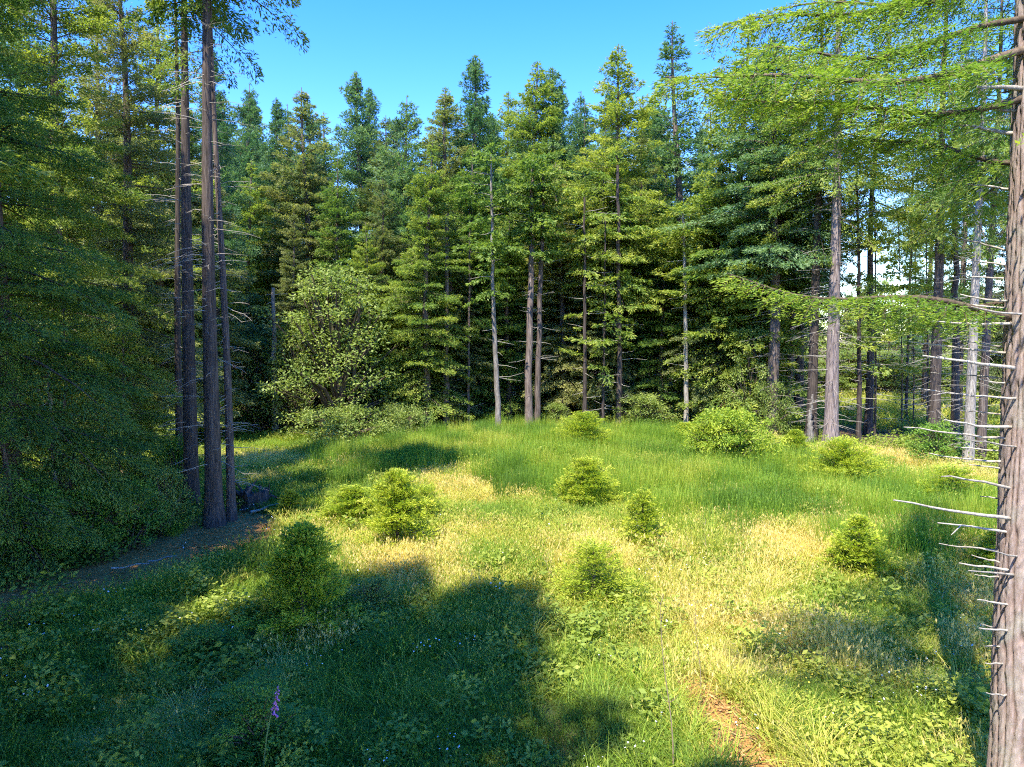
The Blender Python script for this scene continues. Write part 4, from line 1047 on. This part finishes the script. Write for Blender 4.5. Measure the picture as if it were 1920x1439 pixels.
# green reeds
x, y, rng = sample(221, 6200, 18, 52)
pr = sum(reed_mask(x + a_, y + b_).astype(float) for a_, b_ in [(0, 0), (1.3, 0), (-1.3, 0), (0, 1.8), (0, -1.8), (.8, 2.8), (-.8, -2.8)]) / 7
k = clear_mask(x, y) & (rng.random(len(x)) < pr * .92)
x, y = x[k], y[k]
reed_t = [blade_tuft('reed_tuft_a', 21, 230, 1.2, .7, .017, .2, M_REED, (-.3, .5)), blade_tuft('reed_tuft_b', 22, 210, 1.0, .72, .017, .32, M_REED, (-.3, .5), head=.08)]
scatter('green_reeds', reed_t, lift(x, y), np.random.default_rng(8).uniform(.5, 1.2, len(x)), np.clip(.25 + (fbm(x / 1.7, y / 1.7, 88, 4) - .5) * 1.5, .03, .8), 'band of tall bright green reeds across the far meadow', 7)
# low leafy plants in the near part
x, y, rng = sample(231, 5200, 6.5, 36)
k = clear_mask(x, y) & (pl_dist(x, y, PATH) > 2.0) & (pl_dist(x, y, TRAIL) > .8) & (rng.random(len(x)) > soil_mask(x, y)) & (rng.random(len(x)) < .25 + .75 * smooth(.4, .6, fbm(x / 1.8, y / 1.8, 61)))
x, y = x[k], y[k]
leaf_t = [leafy_tuft('clover_a', 31, 420, .22, .75, .055, M_UNDER), leafy_tuft('clover_b', 32, 330, .3, .7, .075, M_UNDER), leafy_tuft('clover_c', 33, 500, .16, .8, .045, M_UNDER), leafy_tuft('weed_a', 34, 130, .6, .32, .11, M_UNDER), leafy_tuft('weed_b', 35, 160, .75, .3, .09, M_UNDER)]
scatter('meadow_herbs', leaf_t, lift(x, y), np.random.default_rng(9).uniform(.5, 1.35, len(x)), np.clip(.42 + (fbm(x / 2, y / 2, 99) - .5) * .8 + .2 * smooth(1.5, 4, x), 0, .95), 'low leafy herbs between the grass', 8)
# undergrowth in the wood and along its edge
x, y, rng = sample(241, 13000, 12, 75, 4)
n_ = fbm(x / 2.6, y / 2.6, 64)
edge = clear_mask(x, y)
k = ~edge & ~in_poly(x, y, GAPMEAD) & (rng.random(len(x)) < smooth(.3, .6, n_) * .8) & (rng.random(len(x)) > soil_mask(x, y) * 1.3)
x, y = x[k], y[k]
und_t = [leafy_tuft('undergrowth_a', 41, 160, .8, .55, .12, M_UNDER), leafy_tuft('undergrowth_b', 42, 140, 1.1, .5, .11, M_UNDER), leafy_tuft('undergrowth_c', 43, 150, .5, .6, .1, M_UNDER)]
scatter('forest_undergrowth', und_t, lift(x, y), np.random.default_rng(10).uniform(.6, 1.6, len(x)), np.clip(.3 + (fbm(x / 3, y / 3, 101) - .5) * .8, 0, .9), 'low leafy undergrowth on the floor of the wood', 9)
# twigs and needles on the bare soil
x, y, rng = sample(271, 9000, 9, 34, 6)
k = (soil_mask(x, y) > .25) | (~clear_mask(x, y) & (y < 30) & (x < -6)); x, y = x[k], y[k]
M_LITTER = leaf_mat('litter', [(0, (.18, .08, .025)), (.5, (.4, .21, .07)), (1, (.6, .4, .17))], .1, .4, inst=True)
def litter(name, seed, n):
    r = np.random.default_rng(seed); g = Geo(); c = np.stack([r.normal(0, .25, n), r.normal(0, .25, n), r.uniform(.005, .03, n)], -1); a_ = r.uniform(0, 6.28, n)
    leaves(g, c, np.stack([np.cos(a_), np.sin(a_), r.normal(0, .12, n)], -1), np.stack([-np.sin(a_), np.cos(a_), r.normal(0, .3, n)], -1), r.uniform(.05, .22, n), r.uniform(.008, .03, n), r.random(n))
    return bpy.data.objects.new(name, g.mesh(name, [M_LITTER]))
scatter('forest_litter', [litter('litter_a', 61, 30), litter('litter_b', 62, 24)], lift(x, y) - [0, 0, .03], rng.uniform(.6, 1.4, len(x)), rng.uniform(0, .6, len(x)), 'brown needles and broken twigs on the dirt track', 19, tilt=.02)
# flowers
M_WHITE = plain_mat('white_petals', (.78, .78, .8)); M_YELLOW = plain_mat('yellow_petals', (.72, .55, .05))
x, y, rng = sample(251, 600, 7, 24)
k = clear_mask(x, y) & (fbm(x / 1.6, y / 1.6, 111) > .56) & ~reed_mask(x, y); x, y = x[k], y[k]
scatter('white_flowers', [flower_tuft('daisy_a', 51, 5, .32, .25, .014, M_WHITE, M_STALK), flower_tuft('daisy_b', 52, 3, .38, .2, .016, M_WHITE, M_STALK)], lift(x, y), np.random.default_rng(11).uniform(.8, 1.2, len(x)), x * 0, 'small white flowers dotted through the grass', 10)
x, y, rng = sample(261, 1100, 7, 22)
k = clear_mask(x, y) & (x > 1.5) & (fbm(x / 1.5, y / 1.5, 121) > .5) & ~reed_mask(x, y); x, y = x[k], y[k]
scatter('yellow_flowers', [flower_tuft('buttercup_a', 53, 6, .34, .25, .013, M_YELLOW, M_STALK), flower_tuft('buttercup_b', 54, 4, .4, .2, .014, M_YELLOW, M_STALK)], lift(x, y), np.random.default_rng(12).uniform(.8, 1.2, len(x)), x * 0, 'small yellow flowers in the sunlit grass at right', 11)
